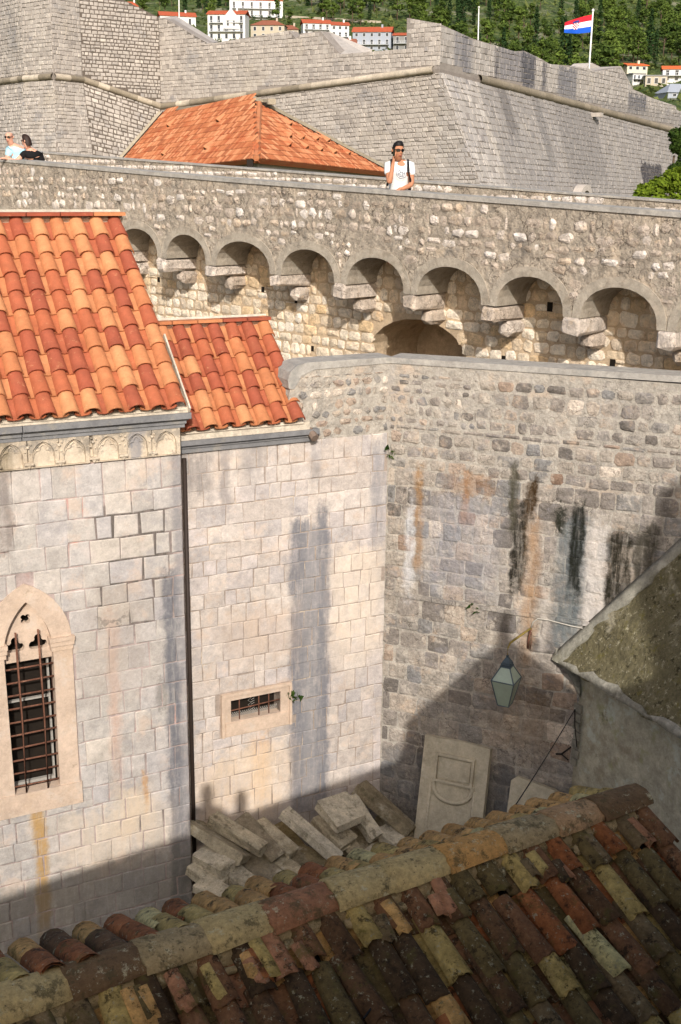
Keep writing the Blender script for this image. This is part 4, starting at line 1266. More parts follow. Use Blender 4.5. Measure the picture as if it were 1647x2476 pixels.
# ------------------------------------------------------------------ carved slab and pale slab
M_slab = stone_mat('carved_slab_stone', [(0, L(186, 176, 154)), (1, L(186, 176, 154))], patch=[L(150, 142, 122), L(200, 192, 172)], patch_amt=.6, patch_scale=2.5, fine=(.75, 1.18), bump=.4)
SLP0, SLP1 = RW.P(.70, -.3, .55), RW.P(1.64, -.3, .55)
tl_, tr_ = RW.P(.69, 1.555, .10), RW.P(1.60, 1.52, .10)
class Plane3:
    def __init__(self, BL, BR, TL):
        self.o = np.array(BL); self.x = np.array(BR) - self.o; self.W = np.linalg.norm(self.x); self.x /= self.W
        y = np.array(TL) - self.o; y -= (y @ self.x) * self.x; self.H = np.linalg.norm(y); self.y = y / self.H
        self.n = np.cross(self.x, self.y)
    def P(self, s, z, off=0.0): return self.o + self.x * s + self.y * z + self.n * off
SP = Plane3(SLP0, SLP1, tl_)
CSL = thing('carved_slab', 'carved coat of arms slab leaning on the wall below the lantern', 'carved slab', SLP0)
j = lambda: rng.uniform(-.008, .008)
HH = SP.H
V, Fc = prism([(0 + j(), 0), (SP.W + j(), 0), (SP.W + j(), HH - .02), (SP.W * .6, HH + .005), (SP.W * .3, HH - .004), (.0 + j(), HH)], SP, -.13, 0)
mk('slab', V, Fc, M_slab, CSL)
mb = MB()
x0, x1, zt, zb = .19, .75, HH - .20, HH - .60
for (a, b, c, d) in ((x0, x1, zt - .035, zt), (x0, x1, zb, zb + .035), (x0, x0 + .035, zb + .036, zt - .036), (x1 - .035, x1, zb + .036, zt - .036)): mb.sbox(SP, a, b, c, d, -.01, .045)
mb.sbox(SP, x0 + .055, x1 - .055, zb + .055, zt - .055, -.01, .016)
mb.build('frame', M_slab, CSL)
cx = (x0 + x1) / 2; hw = (x1 - x0) / 2
sh = [(cx - hw, zb + .02)] + [(cx - hw * math.cos(math.pi * k / 10 * 1.0), zb - .02 - .24 * math.sin(math.pi * k / 10) ** .8) for k in range(11)] + [(cx + hw, zb + .02)]
mb = MB(); mb.tube([SP.P(a, b, .004) for a, b in sh], .034, 6)
sh2 = [(cx - hw - .03, zb - .05), (cx - hw - .04, .62), (cx - hw * .8, .38), (cx - hw * .4, .2), (cx, .08), (cx + hw * .4, .2), (cx + hw * .8, .38), (cx + hw + .04, .62), (cx + hw + .03, zb - .05)]
mb.tube([SP.P(a, b, .0) for a, b in sh2], .024, 5)
mb.build('shield', M_slab, CSL, True)
S2 = Plane3(RW.P(1.93, -.3, .5), RW.P(2.68, -.3, .5), RW.P(1.95, 1.2, .10))
V, Fc = prism([(0, 0), (S2.W, 0), (S2.W + .02, S2.H - .15), (S2.W * .8, S2.H - .07), (.10, S2.H + .01), (.02, S2.H - .06)], S2, -.12, 0)
setp(mk('stone_slab', V, Fc, M_slab, None), 'plain pale stone slab leaning on the wall right of the carved slab', 'slab')

# ------------------------------------------------------------------ heap of old stone blocks
M_blk = stone_mat('stone_block', [(0, L(166, 154, 128)), (.3, L(192, 180, 154)), (.6, L(208, 198, 176)), (.8, L(130, 114, 78)), (1, L(154, 144, 126))],
                  patch=[L(128, 118, 92), L(188, 180, 160), L(84, 78, 58)], patch_amt=.7, patch_scale=2.6, fine=(.5, 1.35), bump=.9, bscale=26, bdist=.02, lichen=[(24, .58, L(62, 58, 44), .8)])
def cpx(x, y): return 400 + x / 2.24, 1600 + y / 2.24
blocks = [  # upper end, lower end (in the zoom), depth in front of the wing wall, width, thickness, roll, tint, label
    ((165, 868), (430, 1040), .10, .36, .13, -.5, .1, 'lichen spotted grey slab at the far left of the heap against the church corner'),
    ((270, 835), (520, 985), .16, .17, .16, .1, .3, 'long tapered grey beam near the left end of the stone heap'),
    ((415, 850), (600, 1040), .12, .26, .18, .2, .95, 'rough pitted grey block wedged left of the pale flat-topped beam'),
    ((520, 860), (690, 1010), .18, .19, .17, .0, .35, 'pale flat topped beam in the left half of the stone heap'),
    ((630, 880), (800, 1090), .14, .20, .18, .15, .82, 'mossy brown beam left of the longest pale beam'),
    ((665, 810), (930, 1035), .30, .17, .15, -.1, .6, 'longest pale grooved beam in the middle of the stone heap'),
    ((905, 735), (1010, 855), .42, .50, .12, .0, .5, 'broad flat slab lying on top of the stone heap'),
    ((850, 830), (985, 965), .30, .32, .14, .0, .36, 'thick pale block directly under the broad top slab'),
    ((1015, 735), (1140, 930), .28, .20, .16, .1, .55, 'pale upright beam just right of the broad top slab'),
    ((1080, 665), (1330, 880), .18, .30, .17, -.35, .9, 'dark mossy slab at the right end beside the carved slab'),
    ((1180, 890), (1270, 975), .62, .24, .16, .0, .62, 'small pale squared block in front of the dark mossy slab'),
    ((1000, 990), (1070, 1075), .70, .20, .2, .2, .05, 'grey block standing at the foot of the heap under the top slab'),
    ((1110, 1005), (1180, 1060), .80, .20, .14, .3, .3, 'squat block at the front of the heap behind the ridge tiles'),
    ((190, 1015), (330, 1095), .45, .26, .16, .1, .5, 'pale block under the lichen spotted slab'),
    ((160, 1080), (290, 1190), .50, .26, .18, .1, .36, 'square block low at the church corner'),
    ((345, 1100), (470, 1200), .72, .26, .17, .0, .66, 'bluish pale cut block at the front left of the heap'),
    ((450, 1050), (600, 1180), .50, .30, .16, .3, .95, 'wide rough block behind the bluish pale block'),
    ((600, 1050), (720, 1140), .62, .24, .18, .1, .15, 'broken block under the pale flat-topped beam'),
    ((880, 1070), (970, 1130), .75, .22, .15, .0, .45, 'small block under the lower end of the longest beam'),
    ((200, 1180), (350, 1260), .85, .30, .14, .0, .4, 'lowest flat block just above the ridge tiles on the left'),
    ((700, 1030), (900, 1130), .55, .36, .2, .1, .85, 'large dark block low in the centre of the heap'),
    ((500, 950), (760, 1090), .2, .34, .2, .0, .9, 'buried mossy block in the shade inside the heap'),
    ((950, 900), (1200, 1040), .25, .4, .22, .1, .1, 'big grey block half hidden behind the upright beam'),
    ((1180, 820), (1350, 960), .30, .30, .16, .2, .15, 'grey block under the dark mossy slab'),
]
rb = random.Random(12)
for (p0, p1, o0, w, th, rl, t, lab) in blocks:
    a = F2.off(o0); s_, z_ = a.st(*cpx(*p0)); P0 = F2.P(s_, z_, o0)
    u1, v1 = cpx(*p1)
    # the lower end lies further out and lower
    ln_px = math.hypot(p1[0] - p0[0], p1[1] - p0[1]) / 2.24
    o1 = o0 + .22 + ln_px / 190.0 * .55
    s1, z1 = F2.st(u1, v1, o1); P1 = F2.P(s1, max(z1, -.15), o1)
    ax = P1 - P0; ln = np.linalg.norm(ax); ax /= ln
    sd = np.cross(Z3, ax); sd /= np.linalg.norm(sd); upv = np.cross(ax, sd)
    c_, s_r = math.cos(rl), math.sin(rl)
    sd2 = sd * c_ + upv * s_r; up2 = -sd * s_r + upv * c_
    V, Fc = block_geo((P0 + P1) / 2 - up2 * th / 2, (ax, sd2, up2), (ln / 2 * 1.12, w * .5, th * .5), .022, .014, rb)
    setp(mk('stone_block', V, Fc, M_blk, None, tint=t), lab, 'stone block', 'old stone blocks heaped against the wing wall')

# ------------------------------------------------------------------ the lookout the picture is taken from (throws the shade into the court)
M_look = stone_mat('lookout_stone', [(0, L(170, 160, 146)), (1, L(190, 180, 166))], patch=[L(150, 142, 130)], patch_amt=.5, bump=.6)
dP = dirn(58.5); nP = np.array([-dP[1], dP[0], 0]); oP = np.array([0, .10, 0.0])
def to_lookout(p):
    t = ((oP - p) @ nP) / (SUN @ nP); q = p + SUN * t
    return float((q - oP) @ dP), float(q[2])
smp = [to_lookout(p) for p in (F1.P(-2.4, .53), F1.P(0, .64), F2.P(1.49, .79), F2.P(2.9, .84))]
ks, kz0 = np.polyfit([a for a, b in smp], [b for a, b in smp], 1)
ks = float(max(-.06, min(.06, ks)))
kz0 = float(np.mean([b - ks * a for a, b in smp]))
LS = Surf(oP, dP)
mb = MB(); V = []
for s in (-14, 9):
    for o in (0.0, .45):
        for z in (-.3, kz0 + ks * s): V.append(oP * [1, 1, 0] + dP * s - nP * o + Z3 * z)
mb.add(V, [(0, 1, 3, 2), (4, 6, 7, 5), (0, 4, 5, 1), (2, 3, 7, 6), (1, 5, 7, 3), (0, 2, 6, 4)])
LK = mb.build('lookout_wall', M_look)
setp(LK, 'stone parapet wall of the lookout the court is seen from', 'wall')
wz = kz0 - 1.15
mb = MB(); V = []
for s in (-14, 9):
    for o in (.46, 4.0):
        for z in (wz - .4, wz): V.append(oP * [1, 1, 0] + dP * s - nP * o + Z3 * z)
mb.add(V, [(0, 1, 3, 2), (4, 6, 7, 5), (0, 4, 5, 1), (2, 3, 7, 6), (1, 5, 7, 3), (0, 2, 6, 4)])
mb.build('lookout_walk', M_look, kind='structure')
def to_y(p, y): return p + SUN * ((y - p[1]) / SUN[1])
hut = [to_y(RW.P(a, b), 2.5) for a, b in ((.60, .2), (.60, 1.37), (.38, 1.66), (1.64, 3.06), (1.665, 3.50), (1.775, 3.50), (1.80, 3.12), (2.85, 2.50), (2.85, .2))]
nh = len(hut)
V = hut + [p + np.array([0, -1.5, -.15]) for p in hut]
setp(mk('lookout_turret', V, [tuple(range(nh)), tuple(range(2 * nh - 1, nh - 1, -1))] + [(i, i + nh, (i + 1) % nh + nh, (i + 1) % nh) for i in range(nh)], M_look), 'small gabled stone turret behind the lookout throwing its pointed shadow on the court wall', 'turret')
tw = [to_y(RW.P(a, b), -3.2) for a, b in ((3.56, 0), (3.56, 5.35), (4.2, 5.95), (7.5, 6.2), (7.5, 0))]
nh = len(tw)
V = tw + [p + np.array([0, -2.5, -.1]) for p in tw]
setp(mk('lookout_tower', V, [tuple(range(nh)), tuple(range(2 * nh - 1, nh - 1, -1))] + [(i, i + nh, (i + 1) % nh + nh, (i + 1) % nh) for i in range(nh)], M_look), 'square stone tower behind the lookout beyond the right edge of the view', 'tower')

# ------------------------------------------------------------------ Revelin-like fort in the distance
FT = thing('stone_fort', 'huge pale stone bastion with a rounded string course behind the city wall', 'fort', (0, 110, 2))
ZC = 16.5
kn_px = [(-150, 225), (0, 198), (60, 190), (130, 185), (200, 192), (390, 258), (1063, 166), (1647, 320), (1960, 386)]
kn = [atZ(u, v, ZC) for u, v in kn_px]
kn[5] = atY(390, 258, 106.0); kn[7] = atY(1647, 320, 137.0)
kn[-1] = kn[-2] + (kn[-2] - kn[-3]) / np.linalg.norm((kn[-2] - kn[-3])) * 40
prof_px = {0: [(-160, -90), (10, -70)], 1: [(0, -70), (62, -60)], 2: [(58, -60), (132, -45)], 3: [(128, -45), (203, -28)], 4: [(198, -28), (299, 0), (388, 42)],
           5: [(386, 42), (400, 44), (503, 105), (525, 103), (699, 74), (716, 93), (728, 81), (775, 75), (823, 131), (983, 118), (984, 43), (1063, 58)],
           6: [(1063, 58), (1140, 92), (1152, 96), (1250, 126), (1268, 123), (1310, 143), (1330, 155), (1372, 158), (1425, 166), (1440, 172), (1500, 163), (1532, 216), (1580, 238), (1634, 256), (1636, 264), (1660, 275)],
           7: [(1640, 266), (1900, 330)]}
items = []
rf = random.Random(3)
fcore = MB()
def fort_tint(): return min(1, max(0, rf.gauss(.5, .17)))
for i in range(len(kn) - 1):
    a, b = kn[i], kn[i + 1]
    d = (b - a) * [1, 1, 0]; Lg = np.linalg.norm(d); d /= Lg
    S = Surf(a, d)
    top = [S.st(u, v) for u, v in prof_px[i]]
    top[0] = (0.0, top[0][1]); top[-1] = (Lg, top[-1][1])
    zl0, zl1 = a[2], b[2]
    poly = [(0, zl0), (Lg, zl1)] + list(reversed(top))
    V_, F_ = prism(poly, S, -1.0, 0)
    def mitre(i0, i1):
        if i0 < 0 or i1 > len(kn) - 2: return 0.0
        d1 = kn[i0 + 1] - kn[i0]; d2 = kn[i1 + 1] - kn[i1]
        an = math.atan2(d1[0] * d2[1] - d1[1] * d2[0], d1[0] * d2[0] + d1[1] * d2[1])
        return math.tan(an / 2)
    ml, mr_ = mitre(i - 1, i), mitre(i, i + 1)
    for k in range(len(poly)):
        if poly[k][0] < .01: V_[k] = V_[k] + d * ml
        if poly[k][0] > Lg - .01: V_[k] = V_[k] - d * mr_
    fcore.add(V_, F_, .0 if i == 4 else 1.0)
    zmax = max(z for s, z in top)
    # stones of the upper face
    rough = i in (4,)
    def ztop_f(s):
        for q in range(len(top) - 1):
            if top[q][0] <= s <= top[q + 1][0] + 1e-6:
                w = (s - top[q][0]) / max(1e-6, top[q + 1][0] - top[q][0]); return top[q][1] + w * (top[q + 1][1] - top[q][1])
        return top[-1][1]
    scale = 1.0 if i < 6 else 1.25
    for (s0, s1, z0, z1) in courses(0, Lg, min(zl0, zl1) + .3, zmax, (.24 * scale, .36 * scale), (.26 * scale, .62 * scale), .034 if not rough else .075, rf, .014):
        if min(ztop_f(s0), ztop_f(s1)) < z1: 
            if min(ztop_f(s0), ztop_f(s1)) < z0 + .12: continue
            z1 = min(ztop_f(s0), ztop_f(s1))
        if z0 < zl0 + (zl1 - zl0) * (s0 + s1) / 2 / Lg + .2: continue
        c = S.P((s0 + s1) / 2, (z0 + z1) / 2)
        if not in_frame(c, 20): continue
        if s1 - s0 < .12: continue
        jj = lambda: rf.uniform(-.025, .025)
        items.append(stone_item(S, [(s0 + jj(), z0 + jj()), (s1 + jj(), z0 + jj()), (s1 + jj(), z1 + jj()), (s0 + jj(), z1 + jj())], rf.uniform(.01, .06), .03, tint=fort_tint(), back=.05))
# battered lower faces
def batt(i):
    n = np.zeros(3)
    for q in (i - 1, i):
        if 0 <= q < len(kn) - 1:
            d = (kn[q + 1] - kn[q]) * [1, 1, 0]; d /= np.linalg.norm(d); n += np.array([d[1], -d[0], 0])
    return n / np.linalg.norm(n)
base = []
for i, p in enumerate(kn):
    q = p + batt(i) * 2.2; base.append(np.array([q[0], q[1], 3.0]))
sal = atY(1186, 470, base[6][1] - .5); base[6] = np.array([sal[0], sal[1], 3.0 if sal[2] > 9 else sal[2]])
dd = base[6] - kn[6]; 
# lean of the salient: hits pixel (1180,440) at its own height
q = atY(1160, 440, kn[6][1] - 1.2); base[6] = kn[6] + (q - kn[6]) * ((3.0 - kn[6][2]) / (q[2] - kn[6][2]))
for i in range(len(kn) - 1):
    Q = Quad(base[i], base[i + 1], kn[i + 1], kn[i])
    GA, GB = 24, 8
    gv = [Q.P(Q.W * x / GA, Q.H * y / GB) for y in range(GB + 1) for x in range(GA + 1)]
    fcore.add(gv, [(y * (GA + 1) + x, y * (GA + 1) + x + 1, (y + 1) * (GA + 1) + x + 1, (y + 1) * (GA + 1) + x) for y in range(GB) for x in range(GA)], .0 if i == 4 else (.75 if i < 6 else .5))
    scale = 1.0 if i < 6 else 1.3
    rough = i == 4
    for (s0, s1, z0, z1) in courses(0, Q.W, 3.6, Q.H - .25, (.25 * scale, .38 * scale), (.28 * scale, .66 * scale), .038 if not rough else .085, rf, .016):
        c = Q.P((s0 + s1) / 2, (z0 + z1) / 2)
        if not in_frame(c, 10) or s1 - s0 < .12: continue
        pr = (EYE + (c - EYE) * .25)
        jj = lambda: rf.uniform(-.03, .03)
        items.append(stone_item(Q, [(s0 + jj(), z0 + jj()), (s1 + jj(), z0 + jj()), (s1 + jj(), z1 + jj()), (s0 + jj(), z1 + jj())], rf.uniform(.01, .07), .035, tint=fort_tint(), back=.05))
FORT_ST = []
fw_ = fcore.build('wall', M_fort_mortar, FT)
# streaked dark stains belong to the right-hand face
dR6 = (kn[7] - kn[6]) * [1, 1, 0]; L6 = np.linalg.norm(dR6); dR6 /= L6
S6 = Surf(kn[6], dR6)
st6 = []
for (u0, u1, v0, v1, cc, am) in ((1118, 1128, 80, 180, L(96, 94, 98), .9), (1100, 1140, 60, 190, L(140, 138, 142), .7), (1198, 1204, 110, 200, L(104, 102, 106), .8), (1210, 1290, 110, 215, L(128, 126, 132), .65), (1262, 1290, 130, 225, L(92, 92, 98), .85), (1312, 1318, 150, 230, L(104, 102, 106), .8),
                                 (1350, 1390, 160, 250, L(122, 122, 128), .7), (1520, 1560, 225, 275, L(110, 110, 116), .8), (1195, 1215, 210, 330, L(100, 96, 94), .8), (1280, 1290, 230, 400, L(112, 110, 110), .6), (1330, 1420, 250, 440, L(128, 124, 122), .5), (1150, 1650, 190, 480, L(140, 136, 134), .5), (1520, 1570, 395, 470, L(62, 60, 66), .9)):
    a0, z1 = S6.st((u0), (v0)); a1, z0 = S6.st(u1, v1)
    st6.append((a0, a1, z0, z1, .3, .5, tuple(q * .72 for q in cc[:3]) + (1,), min(1.0, am * 1.25)))
M_fort2 = stone_mat('fort_stone_streaked', [(0, L(132, 126, 122)), (.4, L(158, 152, 146)), (.7, L(168, 162, 157)), (.9, L(184, 178, 171)), (1, L(138, 134, 133))],
                   patch=[L(176, 168, 156), L(140, 138, 142)], patch_amt=.5, patch_scale=.22, fine=(.9, 1.1), bump=.2, bscale=4, big=(.9, 1.1), S=S6, stains=st6, stw=3.0)
lft = [it for it in items if (np.mean(np.array(it[0]), 0) - kn[6]) @ dR6 <= .0 or np.mean(np.array(it[0]), 0)[0] < kn[6][0]]
ids = set(id(x) for x in lft)
rgt = [it for it in items if id(it) not in ids]
allw = sorted(items, key=lambda x: -x[3])[:300]; top_ids = set(id(x) for x in allw)
for it in allw: mk('stone', it[0], it[1], M_fort if id(it) in ids else M_fort2, FT, tint=it[2])
for nm, gl, mm in (('stonework', lft, M_fort), ('stonework', rgt, M_fort2)):
    mb = MB()
    for it in gl:
        if id(it) not in top_ids: mb.add(it[0], it[1], it[2])
    mb.build(nm, mm, FT, kind='stuff')
# string course
segs = [(kn[i], kn[i + 1]) for i in range(0, 5)] + [(kn[5], kn[6])]
rcn = random.Random(2)
for i in range(len(kn) - 1):
    a, b = kn[i], kn[i + 1]; d = b - a; Lg = np.linalg.norm(d); d /= Lg; nn = np.array([d[1], -d[0], 0])
    if i == 5: Lg2 = Lg * .985
    else: Lg2 = Lg
    s = 0 if i != 6 else 6.2
    while s < Lg2 - .2:
        w = min(rcn.uniform(1.0, 2.2), Lg2 - s)
        mid = a + d * (s + w / 2)
        if in_frame(mid, 60):
            mb = MB(); mb.tube([a + d * s + nn * .05, a + d * (s + w - .015) + nn * .05], .25 + (.07 if i == 6 else 0), 10, cap=False)
            mb.build('string_course', M_cord, FT, True, None)
            COL.objects[-1]
        s += w
for o in FT.children:
    if o.name.startswith('string_course'):
        t = rcn.uniform(0, 1) if o.location[0] < 9 else rcn.uniform(0, .25)
        o.data.attributes['tint'].data.foreach_set('value', np.full(len(o.data.vertices), t, np.float32))
# sloping tops of the parapets that the eye can see
def px_quad(S, pts, depths):
    return [S.P(*S.st(u, v, -dpt), -dpt) for (u, v), dpt in zip(pts, depths)]
d5 = (kn[6] - kn[5]) * [1, 1, 0]; d5 /= np.linalg.norm(d5); S5 = Surf(kn[5], d5)
for pts, dp in (([(388, 43), (504, 104), (527, 101), (427, 39)], (0, 0, 3.0, 3.0)), ([(716, 92), (700, 73), (722, 90)], (0, 0, 3)), ([(776, 75), (822, 130), (880, 128), (900, 120), (800, 78)], (.02, .02, 2.5, 3, 3))):
    q = px_quad(S5, pts, dp); n = len(q)
    mk('parapet_slope', q + [p - Z3 * .6 for p in q], [tuple(range(n)), tuple(range(2 * n - 1, n - 1, -1))] + [(i, i + n, (i + 1) % n + n, (i + 1) % n) for i in range(n)], M_fort, FT, tint=.95)
q = px_quad(S6, [(1440, 172), (1497, 160), (1502, 160), (1532, 216), (1445, 196)], (2.5, 2.5, 2.5, 2.5, 2.5))
mk('merlon', q + [p - S6.n * 2 for p in q], [(0, 1, 2, 3, 4), (9, 8, 7, 6, 5)] + [(i, i + 5, (i + 1) % 5 + 5, (i + 1) % 5) for i in range(5)], M_fort, FT, tint=.6)
q = px_quad(S6, [(1405, 172), (1432, 152), (1460, 166), (1462, 180), (1405, 180)], (6,) * 5)
mk('merlon', q + [p - S6.n * 2 for p in q], [(0, 1, 2, 3, 4), (9, 8, 7, 6, 5)] + [(i, i + 5, (i + 1) % 5 + 5, (i + 1) % 5) for i in range(5)], M_fort, FT, tint=.8)
# little arched opening and a spout on the right-hand face
Q6 = Quad(base[6], base[7], kn[7], kn[6])
best = None
for ia in range(80):
    for ib in range(60):
        p_ = Q6.P(Q6.W * ia / 79, Q6.H * ib / 59); q_ = p_ - EYE; z_ = q_ @ FW
        e_ = (823.5 + F_PX * (q_ @ RT) / z_ - 1397) ** 2 + (1238 - F_PX * (q_ @ UP) / z_ - 462) ** 2
        if best is None or e_ < best[0]: best = (e_, p_)
pa = best[1] + S6.n * .35
sx6 = dR6
mb = MB()
arc = [(1.55 * math.cos(math.pi * k / 10), 1.5 * math.sin(math.pi * k / 10)) for k in range(11)]
arci = [(1.05 * math.cos(math.pi * k / 10), 1.0 * math.sin(math.pi * k / 10)) for k in range(11)]
zq = pa[2] - 1.0
V = []
for (x_, z_), (xi, zi) in zip(arc, arci):
    for (xx, zz_, oo) in ((x_, z_, .6), (xi, zi, .6), (xi, zi, -.2), (x_, z_, -.2)): V.append(pa * [1, 1, 0] + sx6 * xx + S6.n * oo + Z3 * (zq + zz_))
Fc = []
for k in range(10):
    for c4 in range(4): Fc.append((4 * k + c4, 4 * k + (c4 + 1) % 4, 4 * k + 4 + (c4 + 1) % 4, 4 * k + 4 + c4))
mk('arched_opening', V, Fc, M_fort, FT, tint=.7)
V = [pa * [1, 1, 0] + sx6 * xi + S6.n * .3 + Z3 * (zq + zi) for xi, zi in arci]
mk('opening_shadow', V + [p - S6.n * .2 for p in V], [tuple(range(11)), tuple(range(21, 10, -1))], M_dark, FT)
ps = hit(1428, 278, kn[6], S6.n); mb = MB(); mb.frame_box(ps + S6.n * .5, (sx6, S6.n, Z3), (.35, .6, .18)); mb.build('spout', M_fort, FT)

# ------------------------------------------------------------------ hip-roofed building in front of the fort
HB = thing('hip_roofed_building', 'low building with a wide orange hipped tile roof and small roof vents', 'building', (-5, 72, 5))
K0 = atY(620, 385, 62); KR = atY(942, 419, 78); KL = atY(262, 388, 80)
TP = atY(627, 254, 71); TL_ = atY(396, 275, 82)
KM = atY(460, 404, 69)
N = NT('weathered_orange_tile')
c = N.ramp(N.attr(), [(0, L(140, 82, 54)), (.35, L(164, 99, 64)), (.7, L(178, 116, 79)), (1, L(192, 137, 101))])
c = N.mix(N.mr(N.noise(.8, 6, .7, N.scalevec(N.pos(), (1, 1, 3))), .5, .66, 0, .6), c, L(160, 74, 40))
N.lk(c, N.b.inputs['Base Color']); N.b.inputs['Roughness'].default_value = .9
M_ot = N.m
def roof_plane(e0, e1, r1_, r0_):
    """eave e0->e1, ridge r0->r1; tile rows as real half-round humps in one sheet"""
    n = np.cross(e1 - e0, r0_ - e0); n /= np.linalg.norm(n); n = n if n[2] > 0 else -n
    ed_ = (e1 - e0); W = np.linalg.norm(ed_); ed_ /= W
    up = np.cross(n, ed_); up = up if up[2] > 0 else -up
    def loc(p): return float((p - e0) @ ed_), float((p - e0) @ up)
    poly = [loc(e0), loc(e1), loc(r1_)] + ([loc(r0_)] if r0_ is not None else [])
    return e0, ed_, up, n, poly
rh = random.Random(6)
for nm, (e0, e1, q1, q0) in enumerate(((KM, K0, TP, TL_), (K0, KR, TP, TP))):
    if nm == 0: e0 = K0 + (KM - K0) * 2.6
    o, ex, up, n, poly = roof_plane(e0, e1, q1, q0 if nm == 0 else q1)
    if nm == 1: poly = poly[:3]
    hgt = max(p[1] for p in poly); slab = MB()
    q = [o + ex * a + up * b for a, b in poly]; m_ = len(q)
    slab.add([p for p in q] + [p - n * .25 for p in q], [tuple(range(m_)), tuple(range(2 * m_ - 1, m_ - 1, -1))] + [(i, i + m_, (i + 1) % m_ + m_, (i + 1) % m_) for i in range(m_)], .4)
    rfo = slab.build('roof', M_ot, HB)
    tb = MB(); b = 0.0; row = 0; TW, TH = .28, .46
    while b < hgt:
        xs = []
        for i in range(len(poly)):
            p, r_ = poly[i], poly[(i + 1) % len(poly)]
            if (p[1] - b - .1) * (r_[1] - b - .1) < 0:
                xs.append(p[0] + (b + .1 - p[1]) / (r_[1] - p[1]) * (r_[0] - p[0]))
        if len(xs) >= 2:
            a, x1 = min(xs), max(xs)
            while a < x1 - TW * .5:
                p = o + ex * a + up * b
                if in_frame(p, 10):
                    t = rh.random()
                    V = []
                    for (yy, lf) in ((0, .05), (TH * 1.1, .012)):
                        for k in range(4):
                            an = math.pi * k / 3
                            V.append(p + ex * (TW * .5 - TW * .40 * math.cos(an)) + up * yy + n * (lf + .085 * math.sin(an)))
                    tb.add(V, [(k, k + 1, k + 5, k + 4) for k in range(3)] + [(3, 2, 1, 0)], t)
                a += TW
        b += TH; row += 1
    tb.build('roof_tiles', M_ot, rfo, kind='stuff')
    # vents
    vp = [(410, 309), (530, 297), (500, 364), (397, 378)] if nm == 0 else [(700, 306), (700, 335), (730, 339), (765, 342), (792, 346), (698, 357), (740, 362), (775, 368), (808, 374), (842, 376)]
    for (u, v) in vp:
        p = hit(u, v, o, n)
        ru = up
        mb = MB()
        mb.add([p - ex * .28 + n * .05, p + ex * .28 + n * .05, p + n * .32, p + up * 1.1 + n * .06], [(0, 1, 2), (1, 3, 2), (0, 2, 3)], .8)
        vt = mb.build('roof_vent', M_ot, rfo)
        mb = MB(); mb.add([p - ex * .13 + n * .09 - up * .02, p + ex * .13 + n * .09 - up * .02, p + n * .22 - up * .02], [(0, 1, 2)]); mb.add([p - ex * .13 + n * .09 - up * .03, p + ex * .13 + n * .09 - up * .03, p + n * .22 - up * .03], [(0, 1, 2)]); mb.build('vent_opening', M_dark, vt)
# hip ridge tiles, dark strip standing for the shadow line and pale kerb behind the roof
mb = MB(); mb.tube([K0 + Z3 * .05, TP + Z3 * .08], .17, 6, .75); mb.build('hip_ridge', M_ot, HB)
M_strip_box = plain_mat('shadow_strip_and_box', L(34, 26, 20), .8)
M_kerb = stone_mat('pale_kerb', [(0, L(164, 153, 134)), (1, L(164, 153, 134))], bump=.2, bscale=4)
farL = atY(236, 400, 86)
for a, b in ((TP, KR), (TP, TL_), (TL_, K0 + (KM - K0) * 2.6)):
    d = (b - a); d /= np.linalg.norm(d); bk = np.array([-.1, .99, 0]); bk = bk - (bk @ d) * d; bk /= np.linalg.norm(bk); upn = np.cross(d, bk); upn = upn if upn[2] > 0 else -upn
    mid = (a + b) / 2; ln = np.linalg.norm(b - a) / 2 + .1
    MB().frame_box(mid + bk * .25 + upn * .02, (d, bk, upn), (ln, .2, .14)).build('roofline_shadow', M_strip_box, HB)
    MB().frame_box(mid + bk * .8 + upn * .22, (d, bk, upn), (ln, .25, .16)).build('kerb', M_kerb, HB)
K0d, KRd, KMd = [np.array([p[0], p[1], 3.0]) for p in (K0, KR, K0 + (KM - K0) * 2.6)]
inn = np.array([0, .9, 0]) 
mb = MB(); mb.add([K0d + inn, KRd + inn, KR + inn - Z3 * .05, K0 + inn - Z3 * .05, K0d + inn + np.array([0, .5, 0]), KRd + inn + np.array([0, .5, 0]), KR + inn + np.array([0, .5, 0]) - Z3 * .05, K0 + inn + np.array([0, .5, 0]) - Z3 * .05], [(0, 1, 2, 3), (7, 6, 5, 4), (0, 4, 5, 1), (2, 6, 7, 3), (0, 3, 7, 4), (1, 5, 6, 2)], .6)
KMe = K0 + (KM - K0) * 2.6
mb.add([K0d + inn, KMd + inn, KMe + inn - Z3 * .05, K0 + inn - Z3 * .05, K0d + inn * 1.5, KMd + inn * 1.5, KMe + inn * 1.5 - Z3 * .05, K0 + inn * 1.5 - Z3 * .05], [(0, 1, 2, 3), (7, 6, 5, 4), (0, 4, 5, 1), (2, 6, 7, 3), (0, 3, 7, 4), (1, 5, 6, 2)], .6)
mb.build('wall', M_fort, HB)
pb = atY(605, 398, 62.3); MB().frame_box(pb, ((1, 0, 0), (0, 1, 0), Z3), (.16, .2, .26)).build('downpipe_box', M_strip_box, HB)

